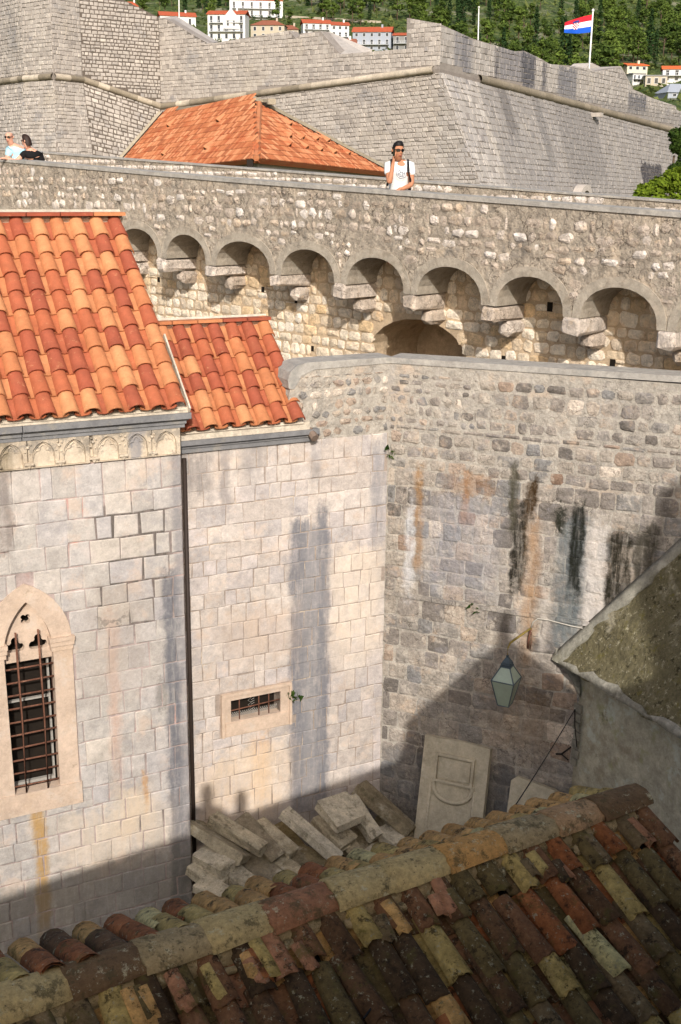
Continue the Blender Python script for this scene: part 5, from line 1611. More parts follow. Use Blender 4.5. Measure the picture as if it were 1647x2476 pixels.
# ================================================================== hillside houses
def hmat(n, c): return plain_mat(n, c, .8, 0, (.93, 1.05), .6)
MW = hmat('white_render', L(206, 206, 204)); MB_ = hmat('beige_render', L(176, 166, 148)); MG = hmat('grey_render', L(150, 156, 166)); MS = hmat('grey_shade_render', L(128, 128, 126)); MO = hmat('cream_render', L(206, 198, 176))
MR_ = plain_mat('house_roof_tile', L(168, 84, 56), .9, 0, (.8, 1.15), .9); MBR = plain_mat('brown_roof_tile', L(138, 86, 66), .9, 0, (.8, 1.15), .9); MOR = plain_mat('bright_roof_tile', L(206, 104, 58), .9, 0, (.85, 1.1), .9)
MP = plain_mat('window_glass', L(40, 46, 54), .2, 0, (.8, 1.2), 2, spec=.6); MRL = plain_mat('balcony_white', L(196, 198, 200), .7)
MV = plain_mat('climbing_green', L(46, 66, 34), .95, 0, (.5, 1.4), 3)
def house(u0, u1, vb, vt, wall, roof, rtype, storeys, nwin, lab, rot=0.0, balc=(), depth=9.0, vines=False, roofh=.28, dY=0, extra_down=6.0, chim=True):
    Y = terr_hit((u0 + u1) / 2, vb)[1] + dY
    a, b = atY(u0, vb, Y), atY(u1, vb, Y)
    t = atY((u0 + u1) / 2, vt, Y)
    W = b[0] - a[0]; Hh = t[2] - (a[2] + b[2]) / 2
    zb = (a[2] + b[2]) / 2
    th = thing('hillside_house', lab, 'house', ((a[0] + b[0]) / 2, Y, zb - extra_down), 'houses on the hillside above the fort')
    cx_ = (a[0] + b[0]) / 2
    dx = np.array([math.cos(rot), math.sin(rot), 0]); S = Surf((cx_ - dx[0] * W / 2, Y - dx[1] * W / 2), dx)
    rh_ = Hh * roofh; wt = zb + Hh - rh_
    mb = MB(); mb.sbox(S, 0, W, zb - extra_down, wt, -depth, 0)
    if rtype == 'gable_front': mb.add(*prism([(0, wt - .01), (W, wt - .01), (W / 2, wt + rh_)], S, -depth + .1, -.1))
    wl = mb.build('wall', wall, th)
    ov = .5
    if rtype == 'eave':      # ridge parallel to the front
        V = []
        for s_ in (-ov, W + ov):
            for (o_, z_) in ((ov, wt - .1), (ov, wt + .15), (-depth / 2, wt + rh_), (-depth - ov, wt + .15), (-depth - ov, wt - .1), (-depth / 2, wt + rh_ - .35)): V.append(S.P(s_, z_, o_))
        rf_ = mk('roof', V, [(0, 1, 2, 5), (5, 2, 3, 4), (11, 8, 7, 6), (10, 9, 8, 11), (1, 7, 8, 2), (2, 8, 9, 3), (0, 6, 7, 1), (3, 9, 10, 4), (0, 5, 11, 6), (5, 4, 10, 11)], roof, th)
    elif rtype == 'gable_front':
        V = []
        for o_ in (ov, -depth - ov):
            for (s_, z_) in ((-ov, wt - .2), (-ov, wt + .1), (W / 2, wt + rh_ + .2), (W + ov, wt + .1), (W + ov, wt - .2), (W / 2, wt + rh_ - .1)): V.append(S.P(s_, z_, o_))
        rf_ = mk('roof', V, [(0, 1, 2, 5), (5, 2, 3, 4), (11, 8, 7, 6), (10, 9, 8, 11), (1, 7, 8, 2), (2, 8, 9, 3), (0, 6, 7, 1), (3, 9, 10, 4), (0, 5, 11, 6), (5, 4, 10, 11)], roof, th)
    elif rtype == 'hip':
        V = [S.P(-ov, wt, ov), S.P(W + ov, wt, ov), S.P(W + ov, wt, -depth - ov), S.P(-ov, wt, -depth - ov), S.P(W * .3, wt + rh_, -depth / 2), S.P(W * .7, wt + rh_, -depth / 2)]
        rf_ = mk('roof', V, [(0, 1, 5, 4), (1, 2, 5), (2, 3, 4, 5), (3, 0, 4), (3, 2, 1, 0)], roof, th)
    else:
        rf_ = MB().sbox(S, -.2, W + .2, wt, wt + .4, -depth - .2, .2).build('roof', roof, th)
    if chim and rtype != 'flat':
        MB().sbox(S, W * .72, W * .72 + .8, wt + rh_ * .4, wt + rh_ + .9, -depth * .4 - .8, -depth * .4).build('chimney', wall, rf_)
    sh_ = (wt - zb) / storeys
    for st in range(storeys):
        z0 = zb + st * sh_
        for k in range(nwin):
            c_ = W * (k + .5) / nwin
            ww = min(1.1, W / nwin * .45)
            tall = st in balc
            f_ = mk('window', *plate_mesh([(c_ - ww / 2 - .12, z0 + (.25 if tall else .85) - .1), (c_ + ww / 2 + .12, z0 + (.25 if tall else .85) - .1), (c_ + ww / 2 + .12, z0 + sh_ * .84), (c_ - ww / 2 - .12, z0 + sh_ * .84)],
                    [[(c_ - ww / 2, z0 + (.25 if tall else .85)), (c_ + ww / 2, z0 + (.25 if tall else .85)), (c_ + ww / 2, z0 + sh_ * .8), (c_ - ww / 2, z0 + sh_ * .8)]], S, .0, .10, MRL, 'window'), MRL, th)
            MB().sbox(S, c_ - ww / 2, c_ + ww / 2, z0 + (.25 if tall else .85), z0 + sh_ * .8, -.02, .04).build('pane', MP, f_)
        if st in balc:
            MB().sbox(S, W * .05, W * .95, z0 - .05, z0 + .14, .0, 1.5).build('balcony', MRL, th)
            mb = MB(); mb.sbox(S, W * .05, W * .95, z0 + .95, z0 + 1.05, 1.38, 1.5)
            for k in range(int(W / .8)): mb.sbox(S, W * .05 + k * (W * .9) / int(W / .8), W * .05 + k * (W * .9) / int(W / .8) + .12, z0 + .141, z0 + .949, 1.40, 1.48)
            mb.build('railing', MRL, th)
            if vines and st == vines:
                mb = MB()
                for k in range(160):
                    p = S.P(rng.uniform(W * .04, W * .96), z0 + rng.uniform(-.9, .9), 1.5 + rng.uniform(0, .5))
                    q = np.array([rng.gauss(0, .35) for _ in range(9)]).reshape(3, 3)
                    mb.add([p + q[0], p + q[1], p + q[2]], [(0, 1, 2)])
                mb.build('vines', MV, th, kind='stuff')
    return th, S, W, zb, wt
house(388, 474, 66, 26, MW, MR_, 'eave', 1, 3, 'long low white house with red roof just left of the three-storey white house', .25, roofh=.32)
house(502, 594, 98, 22, MW, MR_, 'eave', 3, 5, 'white three-storey house with balconies and a small front gable', -.12, balc=(1, 2), roofh=.16)
house(556, 684, 62, -4, MW, MR_, 'flat', 3, 6, 'big white terraced house with greenery hanging over its balcony', .1, balc=(1, 2), vines=1, roofh=.08, dY=25)
house(606, 688, 96, 46, MB_, MBR, 'hip', 2, 4, 'beige house with brown hipped roof behind the fort peak', -.1, roofh=.3)
house(668, 722, 92, 58, MB_, MBR, 'hip', 1, 2, 'brown roofed annex right of the beige house', -.1, roofh=.4, dY=6)
house(733, 800, 104, 44, MW, MR_, 'eave', 3, 4, 'white house with red roof and balconies on the left of its row', .15, balc=(1, 2), roofh=.2)
house(800, 844, 104, 50, MW, MR_, 'eave', 3, 3, 'narrow white house with red roof joined to its left neighbour', .15, balc=(1,), roofh=.2, dY=4)
house(852, 945, 124, 62, MG, MR_, 'eave', 3, 5, 'blue grey house with long red roof and balconies', -.15, balc=(1,), roofh=.24)
house(950, 992, 126, 76, MS, MR_, 'eave', 2, 2, 'dark grey house with red roof beside the fort corner', -.2, roofh=.18, balc=(1,))
house(806, 862, 128, 90, MW, MBR, 'eave', 1, 3, 'low house with brown roof under the blue grey house', .1, roofh=.5, dY=-40)
house(290, 335, 30, 1, MW, MR_, 'hip', 2, 3, 'red roofed house above the left bastion', .1, roofh=.5)
house(1513, 1566, 190, 150, MO, MOR, 'eave', 2, 3, 'cream house with orange roof right of the flagpole', .22, roofh=.2)
house(1602, 1668, 200, 156, MW, MOR, 'eave', 2, 3, 'white house with orange roof at the right edge', -.2, balc=(1,), roofh=.24)
house(1528, 1560, 204, 178, MW, MS, 'flat', 2, 3, 'small white terraced house under the cream house', .22, roofh=.06, balc=(1,))
house(1560, 1612, 208, 182, MB_, MS, 'flat', 1, 3, 'flat roofed shed with dark openings between the two orange roofs', -.1, roofh=.08)
house(1612, 1680, 240, 200, MG, MG, 'hip', 1, 2, 'grey house with grey blue roof low at the right edge', .2, roofh=.6)
# front gable of the three-storey house
gh = [o for o in COL.objects if o.get('label', '').startswith('white three-storey')][0]
Yg = WLOC[gh.name][1]; g0, g1, gt = atY(540, 52, Yg), atY(579, 52, Yg), atY(560, 20, Yg)
S = Surf((g0[0], Yg), np.array([1.0, 0, 0]))
V, Fc = prism([(0, g0[2] - 3), (g1[0] - g0[0], g0[2] - 3), (g1[0] - g0[0], g0[2] + 1.2), ((g1[0] - g0[0]) / 2, gt[2]), (0, g0[2] + 1.2)], S, -3, 1.4)
gb_ = mk('front_gable', V, Fc, MW, gh)
for q in (.3, .68): MB().sbox(S, (g1[0] - g0[0]) * q - .45, (g1[0] - g0[0]) * q + .45, g0[2] - 1.8, g0[2] + .3, 1.38, 1.45).build('pane', MP, gb_)
# hillside road wall with railing
pA, pB = terr_hit(690, 42), terr_hit(925, 56)
d = (pB - pA) * [1, 1, 0]; Lg = np.linalg.norm(d); d /= Lg; S = Surf(pA, d)
mb = MB(); V = [S.P(a, z, o) for o in (-1, 0) for (a, z) in ((0, pA[2] - 4), (Lg, pB[2] - 4), (Lg, pB[2] + 1), (0, pA[2] + 1))]
mb.add(V, [(4, 5, 6, 7), (3, 2, 1, 0), (0, 1, 5, 4), (1, 2, 6, 5), (2, 3, 7, 6), (3, 0, 4, 7)])
setp(mb.build('road_wall', MB_), 'pale retaining wall of the hillside road above the houses', 'wall')

# ================================================================== trees
def foliage_mat(name, lo, hi, rough=.8):
    N = NT(name)
    oi = N.node('ShaderNodeObjectInfo').outputs['Random']
    c = N.mix(N.math('ADD', N.math('MULTIPLY', oi, .45), N.math('MULTIPLY', N.attr(), .55)), lo, hi)
    N.lk(c, N.b.inputs['Base Color']); N.b.inputs['Roughness'].default_value = rough
    N.b.inputs['Specular IOR Level'].default_value = .15
    tr = N.node('ShaderNodeBsdfTranslucent', {'Color': c})
    mx = N.node('ShaderNodeMixShader', {0: .25})
    N.lk(N.b.outputs[0], mx.inputs[1]); N.lk(tr.outputs[0], mx.inputs[2]); N.lk(mx.outputs[0], N.out.inputs[0])
    return N.m
M_pine = foliage_mat('pine_needles', L(34, 56, 24), L(112, 132, 58))
M_cyp = foliage_mat('cypress_needles', L(34, 54, 30), L(58, 82, 42))
M_bush = foliage_mat('bright_leaves', L(58, 82, 18), L(124, 142, 40))
M_leafd = foliage_mat('dark_leaves', L(32, 52, 18), L(78, 100, 36))
M_bark = plain_mat('bark', L(92, 78, 64), .95, 0, (.6, 1.3), 8)
def crown_mesh(name, lobes, n, size, mat, r, flat=1.0):
    V = []; Fc = []; T = []
    for k in range(n):
        (lx, ly, lz, rx, ry, rz) = lobes[r.randrange(len(lobes))]
        d = np.array([r.gauss(0, 1) for _ in range(3)]); d /= np.linalg.norm(d)
        q = np.array([lx, ly, lz]) + d * np.array([rx, ry, rz]) * (r.random() ** .4)
        a = np.array([r.gauss(0, 1), r.gauss(0, 1), r.gauss(0, .5 * flat)]); a /= np.linalg.norm(a)
        b = np.cross(a, d); b /= (np.linalg.norm(b) + 1e-6)
        s = size * r.uniform(.6, 1.4)
        base = len(V); t = min(1, max(0, r.gauss(.5, .25)))
        V += [q - a * s, q + b * s * .6 + d * s * .2, q + a * s, q - b * s * .6 + d * s * .2]
        Fc.append((base, base + 1, base + 2, base + 3)); T += [t] * 4
    return mesh_of(name, V, Fc, mat, False, T)
def trunk_mesh(name, h, r0, lean, r, limbs=4):
    mb = MB(); pts = [np.array([0, 0, -.8]), np.array([lean * .3, 0, h * .4]), np.array([lean, .1, h])]
    mb.tube(pts, [r0, r0 * .75, r0 * .3], 6)
    for k in range(limbs):
        a = r.uniform(0, 6.28); z = h * r.uniform(.4, .85); l = h * r.uniform(.2, .35)
        mb.tube([np.array([lean * z / h, 0, z]), np.array([lean * z / h + math.cos(a) * l, math.sin(a) * l, z + l * .5])], [r0 * .4, r0 * .12], 5)
    return mesh_of(name, mb.V, mb.F, M_bark, True, .5)
rt_ = random.Random(77)
pines = []
for k in range(5):
    lobes = []
    for q in range(rt_.randint(7, 10)):
        a = rt_.uniform(0, 6.28); rr = rt_.uniform(.2, 2.2); z = rt_.uniform(2.6, 8.2); rr *= max(.25, 1.15 - z / 10.5)
        lobes.append((math.cos(a) * rr, math.sin(a) * rr, z, rt_.uniform(.9, 1.6), rt_.uniform(.9, 1.6), rt_.uniform(.6, 1.0)))
    lobes.append((0, 0, 8.4, .7, .7, 1.0))
    pines.append((crown_mesh('crown', lobes, 620, .42, M_pine, rt_), trunk_mesh('trunk', 7.2, .22, rt_.uniform(-.5, .5), rt_)))
cyps = []
for k in range(3):
    lobes = [(0, 0, z, max(.25, .95 * math.sin(math.pi * min(1, (z + 1.6) / 11.5)) ** .7), max(.25, .95 * math.sin(math.pi * min(1, (z + 1.6) / 11.5)) ** .7), .9) for z in np.linspace(.8, 9.4, 9)]
    cyps.append((crown_mesh('crown', lobes, 520, .30, M_cyp, rt_), trunk_mesh('trunk', 6, .18, 0, rt_, 0)))
def plant(kind, p, sc_, lab, grp):
    cr, tr = rt_.choice(pines if kind == 'pine_tree' else cyps)
    th = thing(kind, lab, 'tree', p, grp)
    rz = rt_.uniform(0, 6.28); c_, s_ = math.cos(rz), math.sin(rz)
    wx = sc_ * (rt_.uniform(.85, 1.25) if kind == 'pine_tree' else 1)
    R = np.array([[c_ * wx, -s_ * wx, 0], [s_ * wx, c_ * wx, 0], [0, 0, sc_]])
    link('crown', cr, p, th, R); link('trunk', tr, p, th, R)
cnt = 0
bank = []
tries = 0
while cnt < 285 and tries < 5000:
    tries += 1
    u = rt_.uniform(250, 1680); v = rt_.uniform(-30, 235)
    if u < 700 and (v > 60 or rt_.random() < .45): continue
    if 700 < u < 985 and v > 64: continue
    if u < 960 and v > 30 and rt_.random() < .4: continue
    if u > 1490 and v > 168: continue
    if v > 90 + (u - 985) * .22 + 45 and u > 985: continue
    if u > 1250 and v < 60 - (u - 1650) * .02 and rt_.random() < .62: continue
    p = terr_hit(u, v)
    if any(abs(u - q[0]) < 9 and abs(v - q[1]) < 9 for q in bank): continue
    bank.append((u, v))
    kind = 'cypress_tree' if rt_.random() < (.34 if u < 1200 else .15) else 'pine_tree'
    where = 'above the left bastion' if u < 700 else 'above the hillside road' if u < 985 else 'left of the bare pole' if u < 1160 else 'between the bare pole and the flag' if u < 1330 else 'behind the flagpole' if u < 1500 else 'above the orange roofed houses'
    row = 'high on the slope' if v < 40 else 'halfway up the slope' if v < 100 else 'low on the slope'
    plant(kind, p, rt_.uniform(.95, 1.6) * (1.25 if kind == 'cypress_tree' else 1), ('narrow dark cypress ' if kind == 'cypress_tree' else 'green pine ') + row + ' ' + where, 'cypresses on the hillside' if kind == 'cypress_tree' else 'pines on the hillside')
    cnt += 1
for (u, v, k_, s_, lab) in ((1630, 190, 'pine_tree', .7, 'small pine between the orange roofed houses'), (1470, 150, 'pine_tree', 1.3, 'round pine left of the cream house'), (700, 70, 'pine_tree', 1.0, 'dark round tree right of the big white terraced house')):
    plant(k_, terr_hit(u, v), s_, lab, None)
# scrub that nobody could count
mb = MB()
for k in range(5200):
    u = rt_.uniform(200, 1690); v = rt_.uniform(-40, 250)
    p = terr_hit(u, v); s = rt_.uniform(.5, 1.5)
    for q in range(3):
        A = np.array([rt_.gauss(0, s), rt_.gauss(0, s), abs(rt_.gauss(0, s * .7))]); B = np.array([rt_.gauss(0, s), rt_.gauss(0, s), abs(rt_.gauss(0, s))])
        mb.add([p, p + A, p + B], [(0, 1, 2)], rt_.random())
setp(mb.build('scrub', foliage_mat('scrub_leaves', L(58, 76, 36), L(116, 124, 70)), None, kind='stuff'), 'low scrub covering the hillside between trees and houses', 'scrub')

# near greenery at the right behind the walk
def near_tree(name, lab, cat, base, lobes, n, size, mat, th_):
    t = thing(name, lab, cat, base)
    me = crown_mesh('crown', lobes, n, size, mat, rt_); link('crown', me, base, t)
    link('trunk', trunk_mesh('trunk', th_, .09, .2, rt_, 0), base, t)
Yb = 27.0
def nb(u, v): 
    p = atY(u, v, Yb); return p
b0 = nb(1610, 470); b0[2] = 1.0
def lobe_px(u, v, rpx, base, dy=0.0):
    p = atY(u, v, Yb + dy); r_ = rpx / (F_PX / ((p - EYE) @ FW)); q = p - base; return (q[0], q[1], q[2], r_, r_ * .9, r_)
near_tree('green_shrub', 'bright green shrub at the foot of the fort behind the far parapet', 'shrub', b0,
          [lobe_px(u, v, r_, b0) for (u, v, r_) in ((1556, 468, 20), (1572, 456, 16), (1598, 448, 26), (1634, 438, 28), (1585, 490, 34), (1640, 485, 40), (1540, 484, 14), (1660, 445, 30), (1618, 424, 12), (1580, 444, 8), (1550, 452, 6), (1640, 412, 8))], 5200, .05, M_bush, 8.2)
b1_ = nb(1668, 400) + np.array([0, 2.0, 0]); b1_[2] = 1.0
near_tree('dark_tree', 'dark leaved tree reaching in at the right edge above the bright shrub', 'tree', b1_,
          [lobe_px(u, v, r_, b1_, 2.0) for (u, v, r_) in ((1634, 328, 18), (1650, 345, 26), (1636, 355, 16), (1655, 372, 18), (1652, 318, 12), (1630, 412, 16), (1645, 402, 14), (1690, 380, 40))], 2600, .05, M_leafd, 8.6)

# ================================================================== flagpoles and flag
M_pole = plain_mat('white_pole', L(220, 220, 216), .5)
fy = 120.0
pb_, pt_ = atY(1424, 172, fy), atY(1434.5, 27, fy)
pb_[2] -= 3; pt_[0] = pb_[0] + .02; pt_[1] = fy
FP_ = thing('flagpole', 'white flagpole flying the red white and blue flag on the fort', 'flagpole', pb_)
MB().tube([pb_, pt_], [.10, .075], 7).build('pole', M_pole, FP_, True)
MB().tube([pt_ + Z3 * .0, pt_ + Z3 * .2], [.13, .10], 7).build('finial', M_pole, FP_)
FLG = thing('flag', 'red white and blue flag with a red and white chequered shield', 'flag', pt_ - Z3 * 1.5)
k_ = px_size(pt_)
def flag_pt(a, b):
    """a 0 at the pole to 1 at the fly, b 0 bottom to 1 top; cloth sags and ripples"""
    top = np.array([1432 - 66 * a, 35.5 + 19 * a ** 1.3]); botm = np.array([1428 - 64 * a, 78 + 2.5 * math.sin(3.2 * a) + 1.0 * a])
    uv = botm * (1 - b) + top * b
    p = atY(uv[0], uv[1], fy - .12 - .22 * math.sin(a * 8.5 + b * 1.5) * a ** .5)
    return p
def fl_part(name, b0, b1, col):
    V = []; Fc = []
    for i in range(15):
        for j in range(5): V.append(flag_pt(i / 14, b0 + (b1 - b0) * j / 4))
    for i in range(14):
        for j in range(4): a = i * 5 + j; Fc.append((a, a + 5, a + 6, a + 1))
    mk(name, V, Fc, plain_mat(name + '_cloth', col, .85, 0, (.97, 1.03)), FLG, True)
fl_part('blue_stripe', 0, .333, L(24, 84, 190)); fl_part('white_stripe', .3331, .667, L(226, 226, 226)); fl_part('red_stripe', .6671, 1, L(206, 34, 50))
mr_c, mw_c, mb_c = plain_mat('shield_red', L(190, 24, 40), .85), plain_mat('shield_white', L(232, 230, 230), .85), plain_mat('shield_crown_blue', L(52, 60, 130), .85)
bufs = {'r': MB(), 'w': MB()}
for i in range(5):
    for j in range(5):
        a0, a1 = .58 - .046 * 2.5 + .046 * i, .58 - .046 * 2.5 + .046 * (i + 1); b0, b1 = .27 + .085 * j, .27 + .085 * (j + 1)
        if j == 0 and i in (0, 4): continue
        q = [flag_pt(a, b) + np.array([0, -.03, 0]) for a, b in ((a0, b0), (a1, b0), (a1, b1), (a0, b1))]
        bufs['r' if (i + j) % 2 == 0 else 'w'].add(q, [(0, 1, 2, 3)])
bufs['r'].build('red_chequers', mr_c, FLG); bufs['w'].build('white_chequers', mw_c, FLG)
mb = MB()
for i in range(5):
    a0 = .58 - .046 * 2.7 + .049 * i; q = [flag_pt(a, b) + np.array([0, -.035, 0]) for a, b in ((a0, .705), (a0 + .045, .705), (a0 + .048, .83 + .02 * (2 - abs(i - 2))), (a0 - .003, .83 + .02 * (2 - abs(i - 2))))]
    mb.add(q, [(0, 1, 2, 3)])
mb.build('shield_crown', mb_c, FLG)
for (u, v0, v1, lab) in ((1157.5, 100, 19, 'thin bare pole on top of the fort left of the flag'), (432, 45, -40, 'thin white pole behind the left bastion')):
    p0, p1 = atY(u, v0, 118), atY(u + .6, v1, 118); p0[2] -= 3
    mb = MB(); mb.tube([p0, p1], [.07, .05], 6); mb.tube([p1, p1 + Z3 * .12], [.11, .08], 6)
    setp(mb.build('bare_pole', M_pole, None, True), lab, 'pole')

# ================================================================== people
def skin(name, chains, mat, parent, origin, sub=2, root=0):
    """chains: list of [(point, radius), ...]; points closer than 1 mm are shared"""
    V = []; Rr = []; E = []
    def idx(p, r):
        for i, q in enumerate(V):
            if np.linalg.norm(q - p) < .001: return i
        V.append(np.array(p, float)); Rr.append(r); return len(V) - 1
    for ch in chains:
        prev = None
        for p, r in ch:
            i = idx(np.array(p, float), r)
            if prev is not None and prev != i: E.append((prev, i))
            prev = i
    me = bpy.data.meshes.new(name)
    me.from_pydata([(v - origin).tolist() for v in V], E, [])
    me.materials.append(mat)
    o = link(name, me, origin, parent)
    m = o.modifiers.new('Skin', 'SKIN'); m.use_smooth_shade = True
    for i, sv in enumerate(me.skin_vertices[0].data):
        r = Rr[i]; sv.radius = (r, r) if np.isscalar(r) else r
        sv.use_root = (i == root)
    if sub:
        s2 = o.modifiers.new('Subdivision', 'SUBSURF'); s2.levels = sub; s2.render_levels = sub
    return o
def hand(w, d, side, thumb):
    """chains for a hand whose wrist is w, fingers run along d, fan along side"""
    d = np.array(d) / np.linalg.norm(d); side = np.array(side) / np.linalg.norm(side); thumb = np.array(thumb) / np.linalg.norm(thumb)
    pc = w + d * .055
    ch = [[(w, .024), (pc, (.036, .018))]]
    for k, (o_, l_) in enumerate(((-.03, .072), (-.01, .082), (.011, .078), (.03, .062))):
        b_ = pc + d * .035 + side * o_
        ch.append([(pc, (.036, .018)), (b_, .0105), (b_ + d * l_ * .5 + thumb * .006, .0095), (b_ + d * l_ * .85 + thumb * .022, .008)])
    ch.append([(pc, (.036, .018)), (w + d * .035 - side * .036 + thumb * .012, .012), (w + d * .075 - side * .05 + thumb * .028, .0095)])
    return ch
M_skin = plain_mat('tanned_skin', L(176, 122, 92), .6, 0, (.95, 1.05), 30); M_skinp = plain_mat('pale_skin', L(206, 154, 130), .6, 0, (.95, 1.05), 30)
M_hair = plain_mat('black_hair', L(22, 18, 16), .6, 0, (.7, 1.3), 120); M_hairb = plain_mat('dark_brown_hair', L(44, 30, 24), .6, 0, (.7, 1.3), 90)
M_tee = plain_mat('white_cotton', L(226, 228, 228), .9, 0, (.96, 1.03), 12, .2); M_jean = plain_mat('pale_denim', L(132, 150, 182), .9, 0, (.85, 1.1), 60)
M_polo = plain_mat('pale_blue_cotton', L(168, 212, 228), .9, 0, (.95, 1.03), 12, .2); M_blk2 = plain_mat('black_cotton', L(20, 18, 20), .9); M_shade = plain_mat('sunglass_black', L(10, 10, 12), .15, 0, (.9, 1.1), 5, spec=.6)
M_print = plain_mat('grey_print', L(112, 122, 140), .9); M_strap = plain_mat('black_nylon', L(22, 22, 28), .7); M_dkt = plain_mat('dark_trousers', L(50, 48, 54), .9)

def person(name_lab, base, ax, J, skin_m, tops, bottoms, hair, hands, glasses=True, hair_m=None, bald=False, cat='person'):
    """J: joints in the person's local frame (x to the image right, y away, z up) ; base: origin in the world"""
    ex, ey = ax
    def Wp(p): return base + ex * p[0] + ey * p[1] + Z3 * p[2]
    j = {k: Wp(v) for k, v in J.items()}
    th = thing('person', name_lab, cat, Wp((0, J['hip'][1], J['foot_l'][2])))
    O = j['hip']
    f = Wp(np.array(J['head']) + np.array(J['face'])) - j['head']; f /= np.linalg.norm(f)       # facing direction
    sdv = np.cross(f, Z3); sdv /= np.linalg.norm(sdv)
    h = j['head']; nk = j['neck']
    uc = (j['sh_l'] + j['sh_r']) / 2 + Z3 * .01
    chains = [[(j['hip'], (.15, .11)), (j['waist'], (.135, .10)), (j['chest'], (.150, .112)), (uc, (.115, .09)), (nk, .058), (h - Z3 * .075 + f * .01, (.062, .07)), (h - Z3 * .02 + f * .01, (.072, .088)), (h + Z3 * .045, (.078, .092)), (h + Z3 * .09, (.06, .07))],
              [(h - Z3 * .02 + f * .01, (.072, .088)), (h - Z3 * .022 + f * .095, (.016, .016)), (h - Z3 * .036 + f * .112, (.010, .010))]]
    for sd in ('l', 'r'):
        chains.append([(uc, (.115, .09)), (j['sh_' + sd], .058), (j['el_' + sd], .043), (j['wr_' + sd], .028)])
        chains += hand(j['wr_' + sd], *[(Wp(v) - Wp((0, 0, 0))) for v in hands[sd]])
        chains.append([(j['hip'], (.15, .11)), (j['th_' + sd], .085), (j['kn_' + sd], .058), (j['an_' + sd], .042), (j['foot_' + sd], .04), (j['foot_' + sd] + f * [1, 1, 0] * .14, .032)])
    skin('body', chains, skin_m, th, O)
    # clothes
    up_ch = [[(j['hip'] + Z3 * .06, (.158, .122)), (j['waist'], (.155, .12)), (j['chest'], (.168, .13)), (uc, (.136, .112)), (uc * .45 + nk * .55, (.078, .074))]]
    for sd in ('l', 'r'):
        slv = j['sh_' + sd] + (j['el_' + sd] - j['sh_' + sd]) * .55
        up_ch.append([(uc, (.136, .112)), (j['sh_' + sd], .076), (slv, .068)])
    top = skin('shirt', up_ch, tops, th, O)
    lo_ch = [[(j['waist'] - Z3 * .03, (.145, .11)), (j['hip'], (.165, .125))]]
    for sd in ('l', 'r'): lo_ch.append([(j['hip'], (.165, .125)), (j['th_' + sd], .10), (j['kn_' + sd], .072), (j['an_' + sd], .06)])
    skin('trousers', lo_ch, bottoms, th, O, root=1)
    for sg in (-1, 1):
        skin('ear', [[(h + sdv * sg * .075 - Z3 * .02, .012), (h + sdv * sg * .088 - f * .012 - Z3 * .005, .014), (h + sdv * sg * .082 - f * .01 + Z3 * .02, .010)]], skin_m, th, h, 1)
    if not bald:
        n = hair
        n_ = n; Vh = []; Fh = []
        for it in range(9):
            for ia in range(16):
                az = 2 * math.pi * ia / 16; cf = math.cos(az)
                low = (-.02 - n_) if cf < -.2 else (.055 + .02 * cf if cf > .55 else .0 - n_ * .3)
                th_ = (it / 8) ** .9
                zt = .128 * math.cos(th_ * math.pi / 2)
                zz2 = zt + (low) * th_
                rr2 = math.sin(th_ * math.pi / 2) ** .75
                Vh.append(h + f * (.101 * cf * rr2 - .008) + sdv * (.086 * math.sin(az) * rr2) + Z3 * (zz2 + rng.uniform(-.003, .003)))
        for it in range(8):
            for ia in range(16): Fh.append((it * 16 + ia, it * 16 + (ia + 1) % 16, it * 16 + 16 + (ia + 1) % 16, it * 16 + 16 + ia))
        mk('hair', Vh, Fh, hair_m, th, True)
    if False:
        skin('hair', [[(h + Z3 * .035 - f * .022, (.078, .082)), (h + Z3 * .08 - f * .012, (.078, .088)), (h + Z3 * .112 + f * .0, (.055, .062))], [(h + Z3 * .035 - f * .022, (.078, .082)), (h - Z3 * .02 - f * .045, (.066, .055)), (h - Z3 * (.02 + n) - f * .05, (.05, .04))]], hair_m, th, h)
    if glasses:
        mb = MB()
        for sg in (-1, 1):
            c = h + f * .096 + sdv * sg * .034 + Z3 * .006
            V = [c + sdv * .030 * math.cos(2 * math.pi * k / 10) + Z3 * .024 * math.sin(2 * math.pi * k / 10) - f * (.012 * sg * math.cos(2 * math.pi * k / 10)) for k in range(10)]
            mb.add(V + [p - f * .006 for p in V], [tuple(range(10)), tuple(range(19, 9, -1))] + [(i, i + 10, (i + 1) % 10 + 10, (i + 1) % 10) for i in range(10)])
            mb.tube([c + sdv * sg * .03 + Z3 * .008 - f * .012, h + sdv * sg * .084 + Z3 * .008], .005, 4)
        mb.tube([h + f * .098 - sdv * .01 + Z3 * .01, h + f * .098 + sdv * .01 + Z3 * .01], .004, 4)
        mb.build('sunglasses', M_shade, th)
    mo = MB(); mo.tube([h + f * .088 - Z3 * .068 - sdv * .022, h + f * .094 - Z3 * .066, h + f * .088 - Z3 * .068 + sdv * .022], .006, 5); mo.build('mouth', plain_mat('lips', L(150, 84, 76), .6), th)
    return th, j, f, sdv

